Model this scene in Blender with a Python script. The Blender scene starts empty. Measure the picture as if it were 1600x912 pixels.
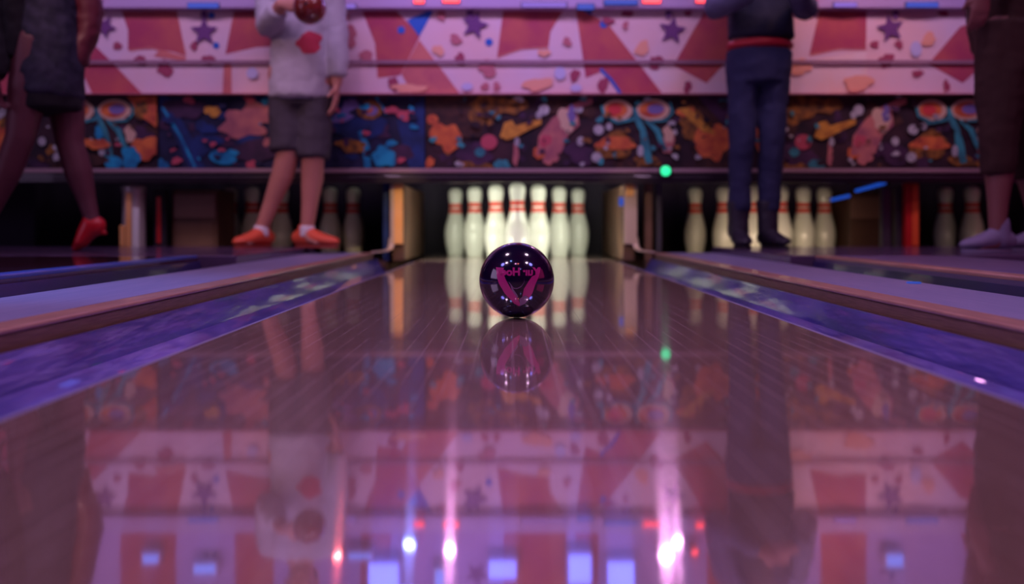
import bpy, bmesh, math, random
from mathutils import Vector, Matrix, noise as mnoise
random.seed(7)
SC = bpy.context.scene
COL = SC.collection
PI = math.pi
F = 1400.0            # focal length in pixels of a 1600 px wide frame
CH = 0.1954           # camera height above the lane
YM = 4.60             # distance of the masking units

# ------------------------------------------------------------------ materials
def srgb(r, g, b):
    f = lambda c: (c/255/12.92) if c/255 <= .04045 else ((c/255+.055)/1.055)**2.4
    return (f(r), f(g), f(b), 1)

def pmat(name, col, rough=.5, metal=0., emit=None, estr=1., coat=0., spec=.5, var=None, vscale=8., bump=0., bscale=30., stretch=(1, 1, 1), coat_ior=1.5, detail=4):
    m = bpy.data.materials.new(name); m.use_nodes = True
    nt = m.node_tree; N = nt.nodes; L = nt.links
    b = N['Principled BSDF']
    b.inputs['Base Color'].default_value = col
    b.inputs['Roughness'].default_value = rough
    b.inputs['Metallic'].default_value = metal
    b.inputs['Specular IOR Level'].default_value = spec
    b.inputs['Coat Weight'].default_value = coat
    b.inputs['Coat Roughness'].default_value = .03
    b.inputs['Coat IOR'].default_value = coat_ior
    if emit:
        b.inputs['Emission Color'].default_value = emit
        b.inputs['Emission Strength'].default_value = estr
    if var or bump:
        tc = N.new('ShaderNodeTexCoord'); mp = N.new('ShaderNodeMapping')
        mp.inputs['Scale'].default_value = stretch
        L.new(tc.outputs['Object'], mp.inputs['Vector'])
    if var:
        n = N.new('ShaderNodeTexNoise'); n.inputs['Scale'].default_value = vscale; n.inputs['Detail'].default_value = detail
        L.new(mp.outputs[0], n.inputs['Vector'])
        r = N.new('ShaderNodeValToRGB')
        r.color_ramp.elements[0].position = .35; r.color_ramp.elements[1].position = .68
        r.color_ramp.elements[0].color = col; r.color_ramp.elements[1].color = var
        L.new(n.outputs['Fac'], r.inputs[0]); L.new(r.outputs[0], b.inputs['Base Color'])
    if bump:
        n2 = N.new('ShaderNodeTexNoise'); n2.inputs['Scale'].default_value = bscale; n2.inputs['Detail'].default_value = 3
        L.new(mp.outputs[0], n2.inputs['Vector'])
        bp = N.new('ShaderNodeBump'); bp.inputs['Strength'].default_value = bump; bp.inputs['Distance'].default_value = .01
        L.new(n2.outputs['Fac'], bp.inputs['Height']); L.new(bp.outputs[0], b.inputs['Normal'])
    return m

def lane_material():
    m = bpy.data.materials.new('oiled_lane_boards'); m.use_nodes = True
    nt = m.node_tree; N = nt.nodes; L = nt.links
    N.remove(N['Principled BSDF']); out = N['Material Output']
    tc = N.new('ShaderNodeTexCoord'); sp = N.new('ShaderNodeSeparateXYZ'); L.new(tc.outputs['Object'], sp.inputs[0])
    def math_(op, a, b=None):
        n = N.new('ShaderNodeMath'); n.operation = op
        for i, v in enumerate((a, b)):
            if v is None: continue
            if isinstance(v, (int, float)): n.inputs[i].default_value = v
            else: L.new(v, n.inputs[i])
        return n.outputs[0]
    bx = math_('MULTIPLY', sp.outputs['X'], 39/1.066)
    board = math_('FLOOR', bx); fr = math_('FRACT', bx)
    edge = math_('MINIMUM', fr, math_('SUBTRACT', 1.0, fr))
    # seams only show here and there along the boards
    seam = math_('LESS_THAN', edge, .022)
    cmb = N.new('ShaderNodeCombineXYZ'); L.new(board, cmb.inputs[0]); L.new(math_('MULTIPLY', sp.outputs['Y'], 1.6), cmb.inputs[1])
    ns = N.new('ShaderNodeTexNoise'); ns.inputs['Scale'].default_value = 1.7; ns.inputs['Detail'].default_value = 3
    L.new(cmb.outputs[0], ns.inputs['Vector'])
    seam = math_('MULTIPLY', seam, math_('GREATER_THAN', ns.outputs['Fac'], .47))
    # per board tone
    wn = N.new('ShaderNodeTexWhiteNoise'); wn.noise_dimensions = '1D'; L.new(board, wn.inputs['W'])
    mp = N.new('ShaderNodeMapping'); mp.inputs['Scale'].default_value = (60, 2.0, 1); L.new(tc.outputs['Object'], mp.inputs['Vector'])
    gr = N.new('ShaderNodeTexNoise'); gr.inputs['Scale'].default_value = 1.0; gr.inputs['Detail'].default_value = 5; L.new(mp.outputs[0], gr.inputs['Vector'])
    tone = math_('ADD', math_('MULTIPLY', wn.outputs['Value'], .4), math_('MULTIPLY', gr.outputs['Fac'], .6))
    rp = N.new('ShaderNodeValToRGB'); rp.color_ramp.elements[0].position = .2; rp.color_ramp.elements[1].position = .85
    rp.color_ramp.elements[0].color = (.42, .25, .20, 1); rp.color_ramp.elements[1].color = (.50, .31, .25, 1)
    L.new(tone, rp.inputs[0])
    mx = N.new('ShaderNodeMix'); mx.data_type = 'RGBA'; L.new(math_('MULTIPLY', seam, .62), mx.inputs[0]); L.new(rp.outputs[0], mx.inputs[6])
    mx.inputs[7].default_value = (.78, .60, .62, 1)
    df = N.new('ShaderNodeBsdfDiffuse'); L.new(mx.outputs[2], df.inputs['Color'])
    bp = N.new('ShaderNodeBump'); bp.inputs['Strength'].default_value = .006; bp.inputs['Distance'].default_value = .01
    mp2 = N.new('ShaderNodeMapping'); mp2.inputs['Scale'].default_value = (30, 4, 1); L.new(tc.outputs['Object'], mp2.inputs['Vector'])
    n2 = N.new('ShaderNodeTexNoise'); n2.inputs['Scale'].default_value = 1; n2.inputs['Detail'].default_value = 2; L.new(mp2.outputs[0], n2.inputs['Vector'])
    L.new(n2.outputs['Fac'], bp.inputs['Height'])
    g1 = N.new('ShaderNodeBsdfGlossy'); g1.inputs['Roughness'].default_value = .04; L.new(bp.outputs[0], g1.inputs['Normal'])
    g2 = N.new('ShaderNodeBsdfGlossy'); g2.inputs['Roughness'].default_value = .11; g2.inputs['Anisotropy'].default_value = -.62
    tv = N.new('ShaderNodeCombineXYZ'); tv.inputs[1].default_value = 1.0; L.new(tv.outputs[0], g2.inputs['Tangent'])
    for g in (g1, g2): g.inputs['Color'].default_value = (1, .97, .98, 1)
    gm = N.new('ShaderNodeMixShader'); gm.inputs[0].default_value = .36
    L.new(g1.outputs[0], gm.inputs[1]); L.new(g2.outputs[0], gm.inputs[2])
    fz = N.new('ShaderNodeFresnel'); fz.inputs['IOR'].default_value = 1.5
    fm = math_('MULTIPLY', math_('ADD', math_('MULTIPLY', fz.outputs[0], .34), .60), math_('SUBTRACT', 1.0, math_('MULTIPLY', seam, .2)))
    ms = N.new('ShaderNodeMixShader'); L.new(fm, ms.inputs[0]); L.new(df.outputs[0], ms.inputs[1]); L.new(gm.outputs[0], ms.inputs[2])
    L.new(ms.outputs[0], out.inputs['Surface'])
    return m

M = {}
def mk(k, *a, **kw): M[k] = pmat(k, *a, **kw)
M['lane'] = lane_material()
mk('gutter_blue', (.05, .05, .27, 1), .3, coat=.5, var=(.16, .125, .56, 1), vscale=3.2, stretch=(5, .9, 5), bump=1., bscale=4)
mk('gutter_dark', (.02, .018, .10, 1), .35, coat=.3, var=(.05, .04, .2, 1), vscale=3, stretch=(3, .6, 3))
mk('divider_top', (.24, .23, .40, 1), .45, var=(.30, .27, .44, 1), vscale=9, stretch=(6, .6, 1))
mk('trim_wood', (.50, .26, .20, 1), .35, var=(.62, .34, .25, 1), vscale=14, stretch=(3, .5, 3), coat=.3)
mk('side_wood', (.20, .10, .07, 1), .5, var=(.32, .17, .12, 1), vscale=20, stretch=(10, .8, 25), bump=.2)
mk('dark_floor', (.09, .03, .05, 1), .12, coat=.6, var=(.12, .04, .06, 1), vscale=4)
mk('trim_blue_lit', (.06, .13, .60, 1), .3, var=(.12, .16, .5, 1), vscale=6, coat=.4)  # blue light along the left lane edge, put into the trim colour
mk('walkway', (.10, .06, .13, 1), .25, var=(.13, .07, .15, 1), vscale=5, coat=.3)
mk('lane_violet', (.17, .13, .27, 1), .35, var=(.22, .16, .29, 1), vscale=6, stretch=(6, .5, 1))
mk('room_dark', (.05, .035, .07, 1), .8)
mk('room_purple', (.55, .36, .66, 1), .8, var=(.42, .30, .72, 1), vscale=1.2)
mk('pit_black', (.018, .012, .022, 1), .8)
mk('pit_brown', (.10, .045, .03, 1), .6, var=(.15, .07, .04, 1), vscale=6)
mk('pin_white', (.86, .86, .76, 1), .22, coat=.5)
mk('pin_red', (.80, .07, .05, 1), .3, coat=.3)
mk('gold', (.85, .42, .12, 1), .35, var=(.9, .5, .2, 1), vscale=7)
mk('cream_metal', (.62, .48, .38, 1), .35, metal=.3)
mk('chrome', (.60, .54, .52, 1), .3, metal=.35)
mk('rail_black', (.035, .022, .035, 1), .35, coat=.3)
mk('rail_lip_lit', (.34, .21, .24, 1), .35)  # highlight along the lip put into its colour, paler than the rail
mk('red_paint', (.55, .015, .015, 1), .4)
mk('orange_paint', (.85, .12, .03, 1), .4)
mk('steel_dark', (.10, .09, .12, 1), .4, metal=.6)
mk('beam_lilac', (.50, .36, .62, 1), .4)
mk('lamp_black', (.02, .02, .025, 1), .4)
def emit(k, col, s): M[k] = pmat(k, (.02, .02, .02, 1), .4, emit=col, estr=s)
emit('e_green', (.03, .95, .40, 1), 1.3)
emit('e_red', (1, .06, .08, 1), 3.0)
emit('e_pink', (1, .42, .95, 1), 60.)
emit('e_redhot', (1, .14, .14, 1), 45.)
emit('e_blue', (.12, .22, 1, 1), 1.6)
emit('e_bluewhite', (.20, .26, 1, 1), 32.)
emit('e_screenblue', (.12, .15, .95, 1), 4.5)
emit('e_ceilblue', (.25, .35, 1, 1), 14.); emit('e_ceilpink', (1, .4, .9, 1), 14.); emit('e_ceilred', (1, .2, .2, 1), 10.)
emit('e_violet', (.45, .25, .95, 1), 1.1)
emit('e_bluetube', (.02, .13, .9, 1), .45)
emit('e_lilac_glow', (.42, .28, .55, 1), 2.6)
emit('e_magenta', (.5, .02, .16, 1), 1.2)
# people
mk('skin_a', (.52, .22, .17, 1), .5); mk('skin_b', (.30, .11, .11, 1), .5); mk('skin_dark', (.13, .036, .055, 1), .5)
mk('hair_dark', (.02, .012, .012, 1), .5, bump=.5, bscale=60); mk('hair_brown', (.09, .035, .02, 1), .5, bump=.5, bscale=60)
mk('eye_white', (.8, .78, .75, 1), .2); mk('iris', (.04, .02, .015, 1), .2); mk('lip', (.42, .10, .09, 1), .4)
mk('sweat', (.44, .41, .48, 1), .9, bump=.25, bscale=14); mk('print_red', (.55, .04, .09, 1), .8)
mk('shorts', (.055, .045, .06, 1), .9, bump=.25, bscale=14)
mk('sock', (.72, .68, .72, 1), .9)
mk('shoe_orange', (.75, .11, .05, 1), .5); mk('sole_red', (.35, .05, .04, 1), .6)
mk('vest', (.008, .010, .035, 1), .8, bump=.3, bscale=10); mk('sleeve', (.09, .085, .17, 1), .85, bump=.3, bscale=16)
mk('jeans', (.013, .015, .065, 1), .85, bump=.25, bscale=18); mk('belt_red', (.45, .01, .03, 1), .5)
mk('boot', (.02, .015, .03, 1), .5)
mk('trouser', (.06, .024, .022, 1), .9, bump=.3, bscale=14); mk('shoe_lav', (.30, .26, .44, 1), .7)
mk('shirt_maroon', (.10, .012, .03, 1), .8)
mk('dress', (.010, .010, .030, 1), .85, var=(.028, .025, .06, 1), vscale=26, detail=1)
mk('black_knit', (.008, .006, .012, 1), .9); mk('maroon_leather', (.11, .012, .03, 1), .5, coat=.2)
mk('shoe_red', (.60, .008, .02, 1), .4, coat=.3)

# ------------------------------------------------------------------ builders
def tag(o, label=None, cat=None, group=None, kind=None):
    if label: o['label'] = label
    if cat: o['category'] = cat
    if group: o['group'] = group
    if kind: o['kind'] = kind
    return o

def link(name, me, parent=None, loc=None):
    o = bpy.data.objects.new(name, me); COL.objects.link(o)
    if parent: o.parent = parent
    if loc: o.location = loc
    return o

def empty(name, loc, label, cat, group=None):
    o = bpy.data.objects.new(name, None); COL.objects.link(o); o.location = loc
    o.empty_display_size = .1
    return tag(o, label, cat, group)

class MB:
    """collects geometry for ONE mesh"""
    def __init__(s): s.v = []; s.f = []; s.m = []; s.mats = []
    def mi(s, mat):
        if mat not in s.mats: s.mats.append(mat)
        return s.mats.index(mat)
    def add(s, vs, fs, mat):
        k = len(s.v); i = s.mi(mat)
        s.v += [tuple(p) for p in vs]; s.f += [tuple(k+j for j in f) for f in fs]; s.m += [i]*len(fs)
    def box(s, x0, x1, y0, y1, z0, z1, mat, c=0.):
        if c <= 0:
            vs = [(x, y, z) for z in (z0, z1) for y in (y0, y1) for x in (x0, x1)]
            s.add(vs, [(0, 2, 3, 1), (4, 5, 7, 6), (0, 1, 5, 4), (2, 6, 7, 3), (0, 4, 6, 2), (1, 3, 7, 5)], mat); return
        bm = bmesh.new(); bmesh.ops.create_cube(bm, size=1)
        for v in bm.verts: v.co = Vector(((x0+x1)/2+v.co.x*(x1-x0), (y0+y1)/2+v.co.y*(y1-y0), (z0+z1)/2+v.co.z*(z1-z0)))
        bmesh.ops.bevel(bm, geom=bm.edges[:], offset=c, segments=2, affect='EDGES', profile=.5)
        s.bm(bm, mat)
    def bm(s, bm, mat):
        bm.verts.index_update()
        s.add([v.co.copy() for v in bm.verts], [[v.index for v in f.verts] for f in bm.faces], mat); bm.free()
    def lathe(s, prof, mat, c=(0, 0, 0), seg=32, axis='z', cap=True):
        vs = []; fs = []; n = len(prof)
        for r, z in prof:
            for k in range(seg):
                a = 2*PI*k/seg
                p = (r*math.cos(a), r*math.sin(a), z)
                if axis == 'y': p = (p[0], p[2], p[1])
                if axis == 'x': p = (p[2], p[0], p[1])
                vs.append((p[0]+c[0], p[1]+c[1], p[2]+c[2]))
        for i in range(n-1):
            for k in range(seg):
                a, b = i*seg+k, i*seg+(k+1) % seg
                fs.append((a, b, b+seg, a+seg))
        if cap:
            fs.append(tuple(reversed(range(seg)))); fs.append(tuple(range((n-1)*seg, n*seg)))
        s.add(vs, fs, mat)
    def tube(s, pts, mat, ref=(1, 0, 0), seg=14, cap=True, ck=1.):
        """pts: (x,y,z,rx,ry); round caps"""
        P = [Vector(p[:3]) for p in pts]; ref = Vector(ref); n = len(P); rings = []
        for i in range(n):
            t = (P[min(i+1, n-1)]-P[max(i-1, 0)]).normalized()
            sd = ref - t*ref.dot(t)
            if sd.length < .15:
                r2 = Vector((0, 1, 0)); sd = r2 - t*r2.dot(t)
            sd.normalize(); up = t.cross(sd)
            rings.append((P[i], t, sd, up, pts[i][3], pts[i][4]))
        full = []
        if cap:
            p, t, sd, up, a, b = rings[0]; h = min(a, b)*ck
            for q in (.2, .6, .88): full.append((p-t*h*math.sqrt(1-q*q), t, sd, up, a*q, b*q))
        full += rings
        if cap:
            p, t, sd, up, a, b = rings[-1]; h = min(a, b)*ck
            for q in (.88, .6, .2): full.append((p+t*h*math.sqrt(1-q*q), t, sd, up, a*q, b*q))
        vs = []; fs = []
        for p, t, sd, up, a, b in full:
            for k in range(seg):
                an = 2*PI*k/seg; vs.append(p+sd*a*math.cos(an)+up*b*math.sin(an))
        for i in range(len(full)-1):
            for k in range(seg):
                a, b = i*seg+k, i*seg+(k+1) % seg; fs.append((a, b, b+seg, a+seg))
        fs.append(tuple(reversed(range(seg)))); fs.append(tuple(range((len(full)-1)*seg, len(full)*seg)))
        s.add(vs, fs, mat)
    def ball(s, c, rx, ry, rz, mat, u=20, v=14):
        bm = bmesh.new(); bmesh.ops.create_uvsphere(bm, u_segments=u, v_segments=v, radius=1)
        for q in bm.verts: q.co = Vector((c[0]+q.co.x*rx, c[1]+q.co.y*ry, c[2]+q.co.z*rz))
        s.bm(bm, mat)
    def extrude_y(s, prof, y0, y1, mat, n=1):
        k = len(prof); vs = []; fs = []
        for j in range(n+1):
            y = y0+(y1-y0)*j/n
            vs += [(x, y, z) for x, z in prof]
        for j in range(n):
            for i in range(k):
                a, b = j*k+i, j*k+(i+1) % k; fs.append((a, b, b+k, a+k))
        fs.append(tuple(range(k))); fs.append(tuple(reversed(range(n*k, n*k+k))))
        s.add(vs, fs, mat)
    def mesh(s, name, smooth=False):
        me = bpy.data.meshes.new(name); me.from_pydata(s.v, [], s.f)
        for m in s.mats: me.materials.append(M[m])
        me.polygons.foreach_set('material_index', s.m)
        me.update()
        bm = bmesh.new(); bm.from_mesh(me); bmesh.ops.recalc_face_normals(bm, faces=bm.faces); bm.to_mesh(me); bm.free()
        if smooth: me.polygons.foreach_set('use_smooth', [True]*len(me.polygons))
        return me
    def build(s, name, parent=None, smooth=False, loc=None):
        return link(name, s.mesh(name, smooth), parent, loc)
    def organic(s, name, parent=None, voxel=.007, it=4, wob=0., loc=None):
        """fuse all pieces into one continuous smooth surface"""
        me = s.mesh(name); o = link(name, me)
        md = o.modifiers.new('r', 'REMESH'); md.mode = 'VOXEL'; md.voxel_size = voxel; md.use_smooth_shade = True
        sm = o.modifiers.new('s', 'SMOOTH'); sm.factor = .5; sm.iterations = it
        dg = bpy.context.evaluated_depsgraph_get(); dg.update()
        nm = bpy.data.meshes.new_from_object(o.evaluated_get(dg)); nm.name = name
        o.modifiers.clear(); o.data = nm; bpy.data.meshes.remove(me)
        if wob:
            for v in nm.vertices:
                q = v.co*14; d = mnoise.noise(Vector((q.x, q.y, q.z*.8)))*wob + mnoise.noise(Vector((q.x*2.3, q.y*2.3, q.z*2.3+7)))*wob*.5
                v.co += v.normal*d
        if not nm.materials: nm.materials.append(M[s.mats[0]])
        nm.polygons.foreach_set('use_smooth', [True]*len(nm.polygons))
        if parent: o.parent = parent
        if loc: o.location = loc
        return o

def sx(px, D): return (px-801)*D/F
def sz(py, D): return CH+(350-py)*D/F

# ------------------------------------------------------------------ room
def struct(name, mb, smooth=False): return tag(mb.build(name, None, smooth), kind='structure')
def sbox(name, *a):
    b = MB(); b.box(*a); return struct(name, b)
sbox('floor', -5.2, 5.2, -5.2, 6.6, -.16, -.12, 'room_dark')
sbox('ceiling', -5.2, 5.2, -5.2, 6.6, 3.2, 3.26, 'room_dark')
sbox('wall_left', -5.26, -5.2, -5.2, 6.6, -.16, 3.26, 'room_dark')
sbox('wall_right', 5.2, 5.26, -5.2, 6.6, -.16, 3.26, 'room_dark')
sbox('wall_far', -5.2, 5.2, 6.6, 6.66, -.16, 3.26, 'room_dark')
sbox('wall_back', -5.2, 5.2, -5.26, -5.2, -.16, 3.26, 'room_dark')
sbox('floor_approach', -5.1, 5.1, -5.1, -.62, -.119, -.002, 'dark_floor')

# ------------------------------------------------------------------ lane, gutters, dividers
LE, RE = -.513, .553
Y0, Y1 = -.6, 4.56
b = MB(); b.box(LE, RE, Y0, 5.86, -.119, 0, 'lane', .003)
lane = tag(b.build('bowling_lane'), 'glossy reddish wooden lane in the middle, under the dark ball', 'lane')

def gutter(e, d, label, n, mat='gutter_blue', rim=.018, depth=-.07, y1=4.6):
    s = 1 if d > e else -1; w = abs(d-e)
    top = [(0, -.012), (.03, -.008), (.055, -.030), (.16, -.054), (.34, depth), (.55, depth), (.70, -.052), (.80, -.030), (.812, -.034), (.825, -.024), (.93, rim-.012), (.96, rim), (1, rim)]
    top = [(e+s*(.0015+(w-.003)*u), z) for u, z in top]
    prof = top + [(d-s*.0015, -.118), (e+s*.0015, -.118)]
    bb = MB(); bb.extrude_y(prof, Y0, y1, mat, 40)
    o = bb.build('gutter_channel', None, True)
    md = o.modifiers.new('e', 'EDGE_SPLIT'); md.split_angle = math.radians(50)
    return tag(o, label, 'gutter', 'lane gutters')
for xa, xb in ((LE-.0004, LE+.006), (RE-.006, RE+.0004)):
    q = MB(); q.box(xa, xb, Y0+.001, 4.62, -.015, .0006, 'divider_top', .0005); q.build('edge_strip', lane)
gutter(LE, -.705, 'shiny blue-violet gutter along the left edge of the middle lane', 0)
gutter(RE, .718, 'shiny blue-violet gutter along the right edge of the middle lane', 1)

def divider(x0, x1, inner, label):
    """x0<x1; inner = the side (+1/-1) that faces the middle lane"""
    r = empty('lane_divider', ((x0+x1)/2, 2, -.119), label, 'divider', 'flat dividers between the gutters')
    ox, oy, oz = r.location
    tw = .058
    def B(name, xa, xb, za, zb, mat, c=.002):
        q = MB(); q.box(xa-ox, xb-ox, Y0-oy, Y1-oy, za-oz, zb-oz, mat, c); return q.build(name, r)
    if inner > 0:
        B('cap_board', x0, x1-tw, .0, .05, 'divider_top'); B('edge_trim', x1-tw+.001, x1, .042, .05, 'trim_wood', .003)
        B('side_board', x0+.001, x1-.004, -.119, -.001, 'side_wood'); B('laminate_strip', x1-tw+.001, x1-.004, 0, .0415, 'side_wood')
    else:
        B('cap_board', x0+tw, x1, .0, .05, 'divider_top'); B('edge_trim', x0, x0+tw-.001, .042, .05, 'trim_wood', .003)
        B('side_board', x0+.004, x1-.001, -.119, -.001, 'side_wood'); B('laminate_strip', x0+.004, x0+tw-.001, 0, .0415, 'side_wood')
    return r
divider(-1.013, -.706, 1, 'broad lavender divider with orange wood edge, left of the middle lane')
dR = divider(.719, 1.018, -1, 'broad lavender divider with orange wood edge, right of the middle lane')
# blue reflection, built as a small glowing disc, on the right divider
q = MB(); q.lathe([(.001, 0), (.017, 0), (.0175, .002), (.015, .0035), (.001, .0035)], 'e_bluetube', seg=24)
tag(q.build('glint_disc', None, True, (.985, 2.2, .0503)), 'small blue reflection on the right divider, built as a glowing disc', 'glint')

gutter(-1.0135, -1.152, 'dark narrow gutter beyond the left lavender divider', 2, 'gutter_dark', .06, -.07, 3.28)
gutter(1.0185, 1.106, 'dark narrow gutter beyond the right lavender divider', 3, 'gutter_dark', .06, -.07, 3.28)

def side_lane(x0, x1, inner, label, top, trim='trim_wood'):
    r = empty('neighbour_lane', ((x0+x1)/2, 1.4, -.119), label, 'lane', 'lanes to either side')
    ox, oy, oz = r.location
    q = MB(); q.box(x0-ox, x1-ox, Y0-oy, 3.28-oy, 0, .198, top, .004); q.build('lane_bed', r)
    e = x1 if inner > 0 else x0
    q = MB()
    a, b_ = (e-.055, e+.0005) if inner > 0 else (e-.0005, e+.055)
    q.box(a-ox, b_-ox, Y0-oy, 3.28-oy, .187, .2005, trim, .004); q.build('edge_trim', r)
    return r
side_lane(-3.4, -1.154, 1, 'dark reflective lane floor at the left, beyond the divider', 'dark_floor', 'trim_blue_lit')
side_lane(1.1075, 1.615, -1, 'narrow purple lane strip with orange edge, right of the right divider', 'lane_violet')
gutter(1.6165, 1.98, 'dark blue gutter far right between the purple strips', 4, 'gutter_dark', .05, -.07, 3.28)
side_lane(1.982, 3.6, -1, 'outermost purple lane strip at the far right', 'lane_violet')
# flat walkway in front of the masking units, on which the people stand
for nm, xa, xb in (('floor_walkway_left', -4.2, -1.013), ('floor_walkway_right', 1.018, 4.2)):
    s = MB(); s.box(xa, xb, 3.285, 4.575, -.119, .08, 'walkway', .004); struct(nm, s)
WZ = .08

# ------------------------------------------------------------------ bowling ball
BR = .0783
bc = Vector((.0085, 1.873+BR*.04, BR+.0002))
M['ball'] = pmat('ball', (.005, .003, .022, 1), .12, metal=0, coat=1, coat_ior=1.55, var=(.022, .002, .026, 1), vscale=14)
M['ball'].node_tree.nodes['Principled BSDF'].inputs['Specular IOR Level'].default_value = .8
M['ball_pink'] = pmat('ball_pink', (.55, .02, .20, 1), .3, coat=1, coat_ior=1.5)
M['ball_pale'] = pmat('ball_pale', (.26, .12, .24, 1), .3, coat=1, coat_ior=1.6)
b = MB(); b.ball((0, 0, 0), BR, BR, BR, 'ball', 96, 64)
ball = tag(b.build('bowling_ball', None, True, bc), 'shiny dark purple bowling ball with pink emblem rolling on the middle lane', 'bowling ball', 'bowling balls')

def wrap(bm, rad, lift=.0004):
    """lay a flat (u,v) drawing onto the side of the ball that faces the camera"""
    bm.normal_update(); bmesh.ops.triangulate(bm, faces=bm.faces[:])
    for _ in range(6):
        es = [e for e in bm.edges if e.calc_length() > .07]
        if not es: break
        bmesh.ops.subdivide_edges(bm, edges=es, cuts=1)
        bmesh.ops.triangulate(bm, faces=[f for f in bm.faces if len(f.verts) > 3])
    for v in bm.verts:
        u, w = v.co.x, v.co.y; k = max(0, 1-u*u-w*w)
        v.co = Vector((u, -math.sqrt(k), w))*(rad+lift)
def decal(name, polys, mat, parent, lift=.0004):
    me_b = MB()
    for P in polys:
        bm = bmesh.new(); bm.faces.new([bm.verts.new(((x-467)/412, (460-y)/412, 0)) for x, y in P])
        wrap(bm, BR, lift); me_b.bm(bm, mat)
    return me_b.build(name, parent, True)
decal('emblem', [[(245, 305), (330, 308), (322, 360), (350, 430), (405, 530), (470, 620), (500, 690), (497, 718), (440, 690), (340, 580), (275, 470), (255, 400)],
                 [(722, 315), (700, 400), (660, 490), (630, 580), (600, 625), (560, 600), (525, 610), (540, 530), (590, 450), (625, 400), (660, 385), (690, 315)]], 'ball_pink', ball)
decal('emblem_facet', [[(500, 715), (492, 640), (525, 612), (560, 602), (600, 627), (555, 690)], [(395, 470), (425, 525), (470, 590), (480, 610), (470, 628), (415, 545)], ], 'ball_pale', ball)
decal('emblem_outline', [[(380, 458), (430, 525), (470, 528), (515, 505), (548, 455), (540, 410), (546, 455), (512, 500), (470, 521), (434, 518), (388, 458)]], 'ball_pale', ball, .0006)
def lettering(txt, mat, parent, cx, cy, width, height):
    cu = bpy.data.curves.new('t', 'FONT'); cu.body = txt; cu.align_x = 'CENTER'; cu.align_y = 'CENTER'; cu.offset = .045; cu.extrude = 0; cu.resolution_u = 4
    o = bpy.data.objects.new('t', cu); COL.objects.link(o)
    dg = bpy.context.evaluated_depsgraph_get(); dg.update()
    me = bpy.data.meshes.new_from_object(o.evaluated_get(dg)); bpy.data.objects.remove(o); bpy.data.curves.remove(cu)
    bm = bmesh.new(); bm.from_mesh(me); bpy.data.meshes.remove(me)
    xs = [v.co.x for v in bm.verts]; ys = [v.co.y for v in bm.verts]
    kx = width/(max(xs)-min(xs)); ky = height/(max(ys)-min(ys)); mx = (max(xs)+min(xs))/2; my = (max(ys)+min(ys))/2
    for v in bm.verts: v.co = Vector((cx-(v.co.x-mx)*kx, cy+(v.co.y-my)*ky, 0))     # lettering runs mirrored on the ball
    wrap(bm, BR, .0007); q = MB(); q.bm(bm, mat); return q.build('lettering', parent, True)
lettering('Yur Hoer', 'ball_pink', ball, .04, .27, 1.14, .21)

# ------------------------------------------------------------------ pins
PH = .42
prof = [(0, .0), (.133, 0), (.145, .006), (.150, .05), (.172, .12), (.190, .20), (.1985, .28), (.200, .33), (.195, .39), (.180, .46), (.158, .53), (.135, .59), (.118, .645),
        (.110, .70), (.109, .74), (.115, .79), (.126, .84), (.133, .88), (.133, .915), (.124, .95), (.10, .98), (.065, .995), (.02, 1.0), (0, 1.0)]
prof = [(r*.75*.42*1.06, z*PH) for r, z in prof]
def rad_at(z):
    for (r0, z0), (r1, z1) in zip(prof, prof[1:]):
        if z0 <= z <= z1 and z1 > z0: return r0+(r1-r0)*(z-z0)/(z1-z0)
b = MB(); b.lathe(prof, 'pin_white', seg=32, cap=False); pin_me = b.mesh('bowling_pin', True)
def band_mesh(za, zb):
    n = 5; P = [(rad_at((za+(zb-za)*i/n)*PH)+.0006, (za+(zb-za)*i/n)*PH) for i in range(n+1)]
    q = MB(); q.lathe(P, 'pin_red', seg=32, cap=False); return q.mesh('red_band', True)
band_lo, band_hi = band_mesh(.625, .685), band_mesh(.705, .765)
pin0 = None
def pin(x, y, label, group, z=0.):
    global pin0
    if pin0 is None:
        o = pin0 = link('bowling_pin', pin_me)
        link('red_band', band_lo, o); link('red_band', band_hi, o)
    else:
        o = pin0.copy(); COL.objects.link(o)
        for c in list(pin0.children):
            d = c.copy(); COL.objects.link(d); d.parent = o
    o.location = (x, y, z+.0005); tag(o, label, 'bowling pin', group)
    return o
R1 = 4.87; dx = .126; dy = .235; xc = .026
G = 'white pins of the middle rack'
pin(xc, R1, 'tall white head pin of the middle rack, directly above the dark ball', G)
pin(xc-dx*.96, R1+dy, 'white pin of the middle rack, first to the left of the head pin', G)
pin(xc+dx*.96, R1+dy, 'white pin of the middle rack, first to the right of the head pin', G)
pin(xc-2*dx, R1+2*dy, 'white pin of the middle rack, second to the left of the head pin', G)
pin(xc+2*dx, R1+2*dy, 'white pin of the middle rack, second to the right of the head pin', G)
pin(xc-3*dx*1.01, R1+3*dy, 'white pin at the left end of the middle rack', G)
pin(xc+3*dx*1.01, R1+3*dy, 'white pin at the right end of the middle rack', G)
for xa, xb in ((-2.9, -.66), (.69, 3.2)):
    q = MB(); q.box(xa, xb, 4.64, 5.86, -.119, -.001, 'pit_brown', .003)
    tag(q.build('pin_deck'), ('dark pin deck behind the walkway, left of the middle lane' if xa < 0 else 'dark pin deck behind the walkway, right of the middle lane'), 'pin deck', 'side pin decks')
def side_pins(lst, group):
    for px, D, lab in lst: pin(sx(px, D), D, lab, group)
side_pins([(360, 5.42, 'dim white pin, leftmost of the left rack, beside the brown cabinet'), (394, 5.3, 'white pin just left of the shin of the man in shorts'),
           (440, 5.35, 'dim white pin standing between the legs of the man in shorts'), (516, 5.42, 'dim white pin just right of the right shoe of the man in shorts'),
           (552, 5.5, 'dim white pin, rightmost of the left rack')], 'white pins of the left rack')
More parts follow.
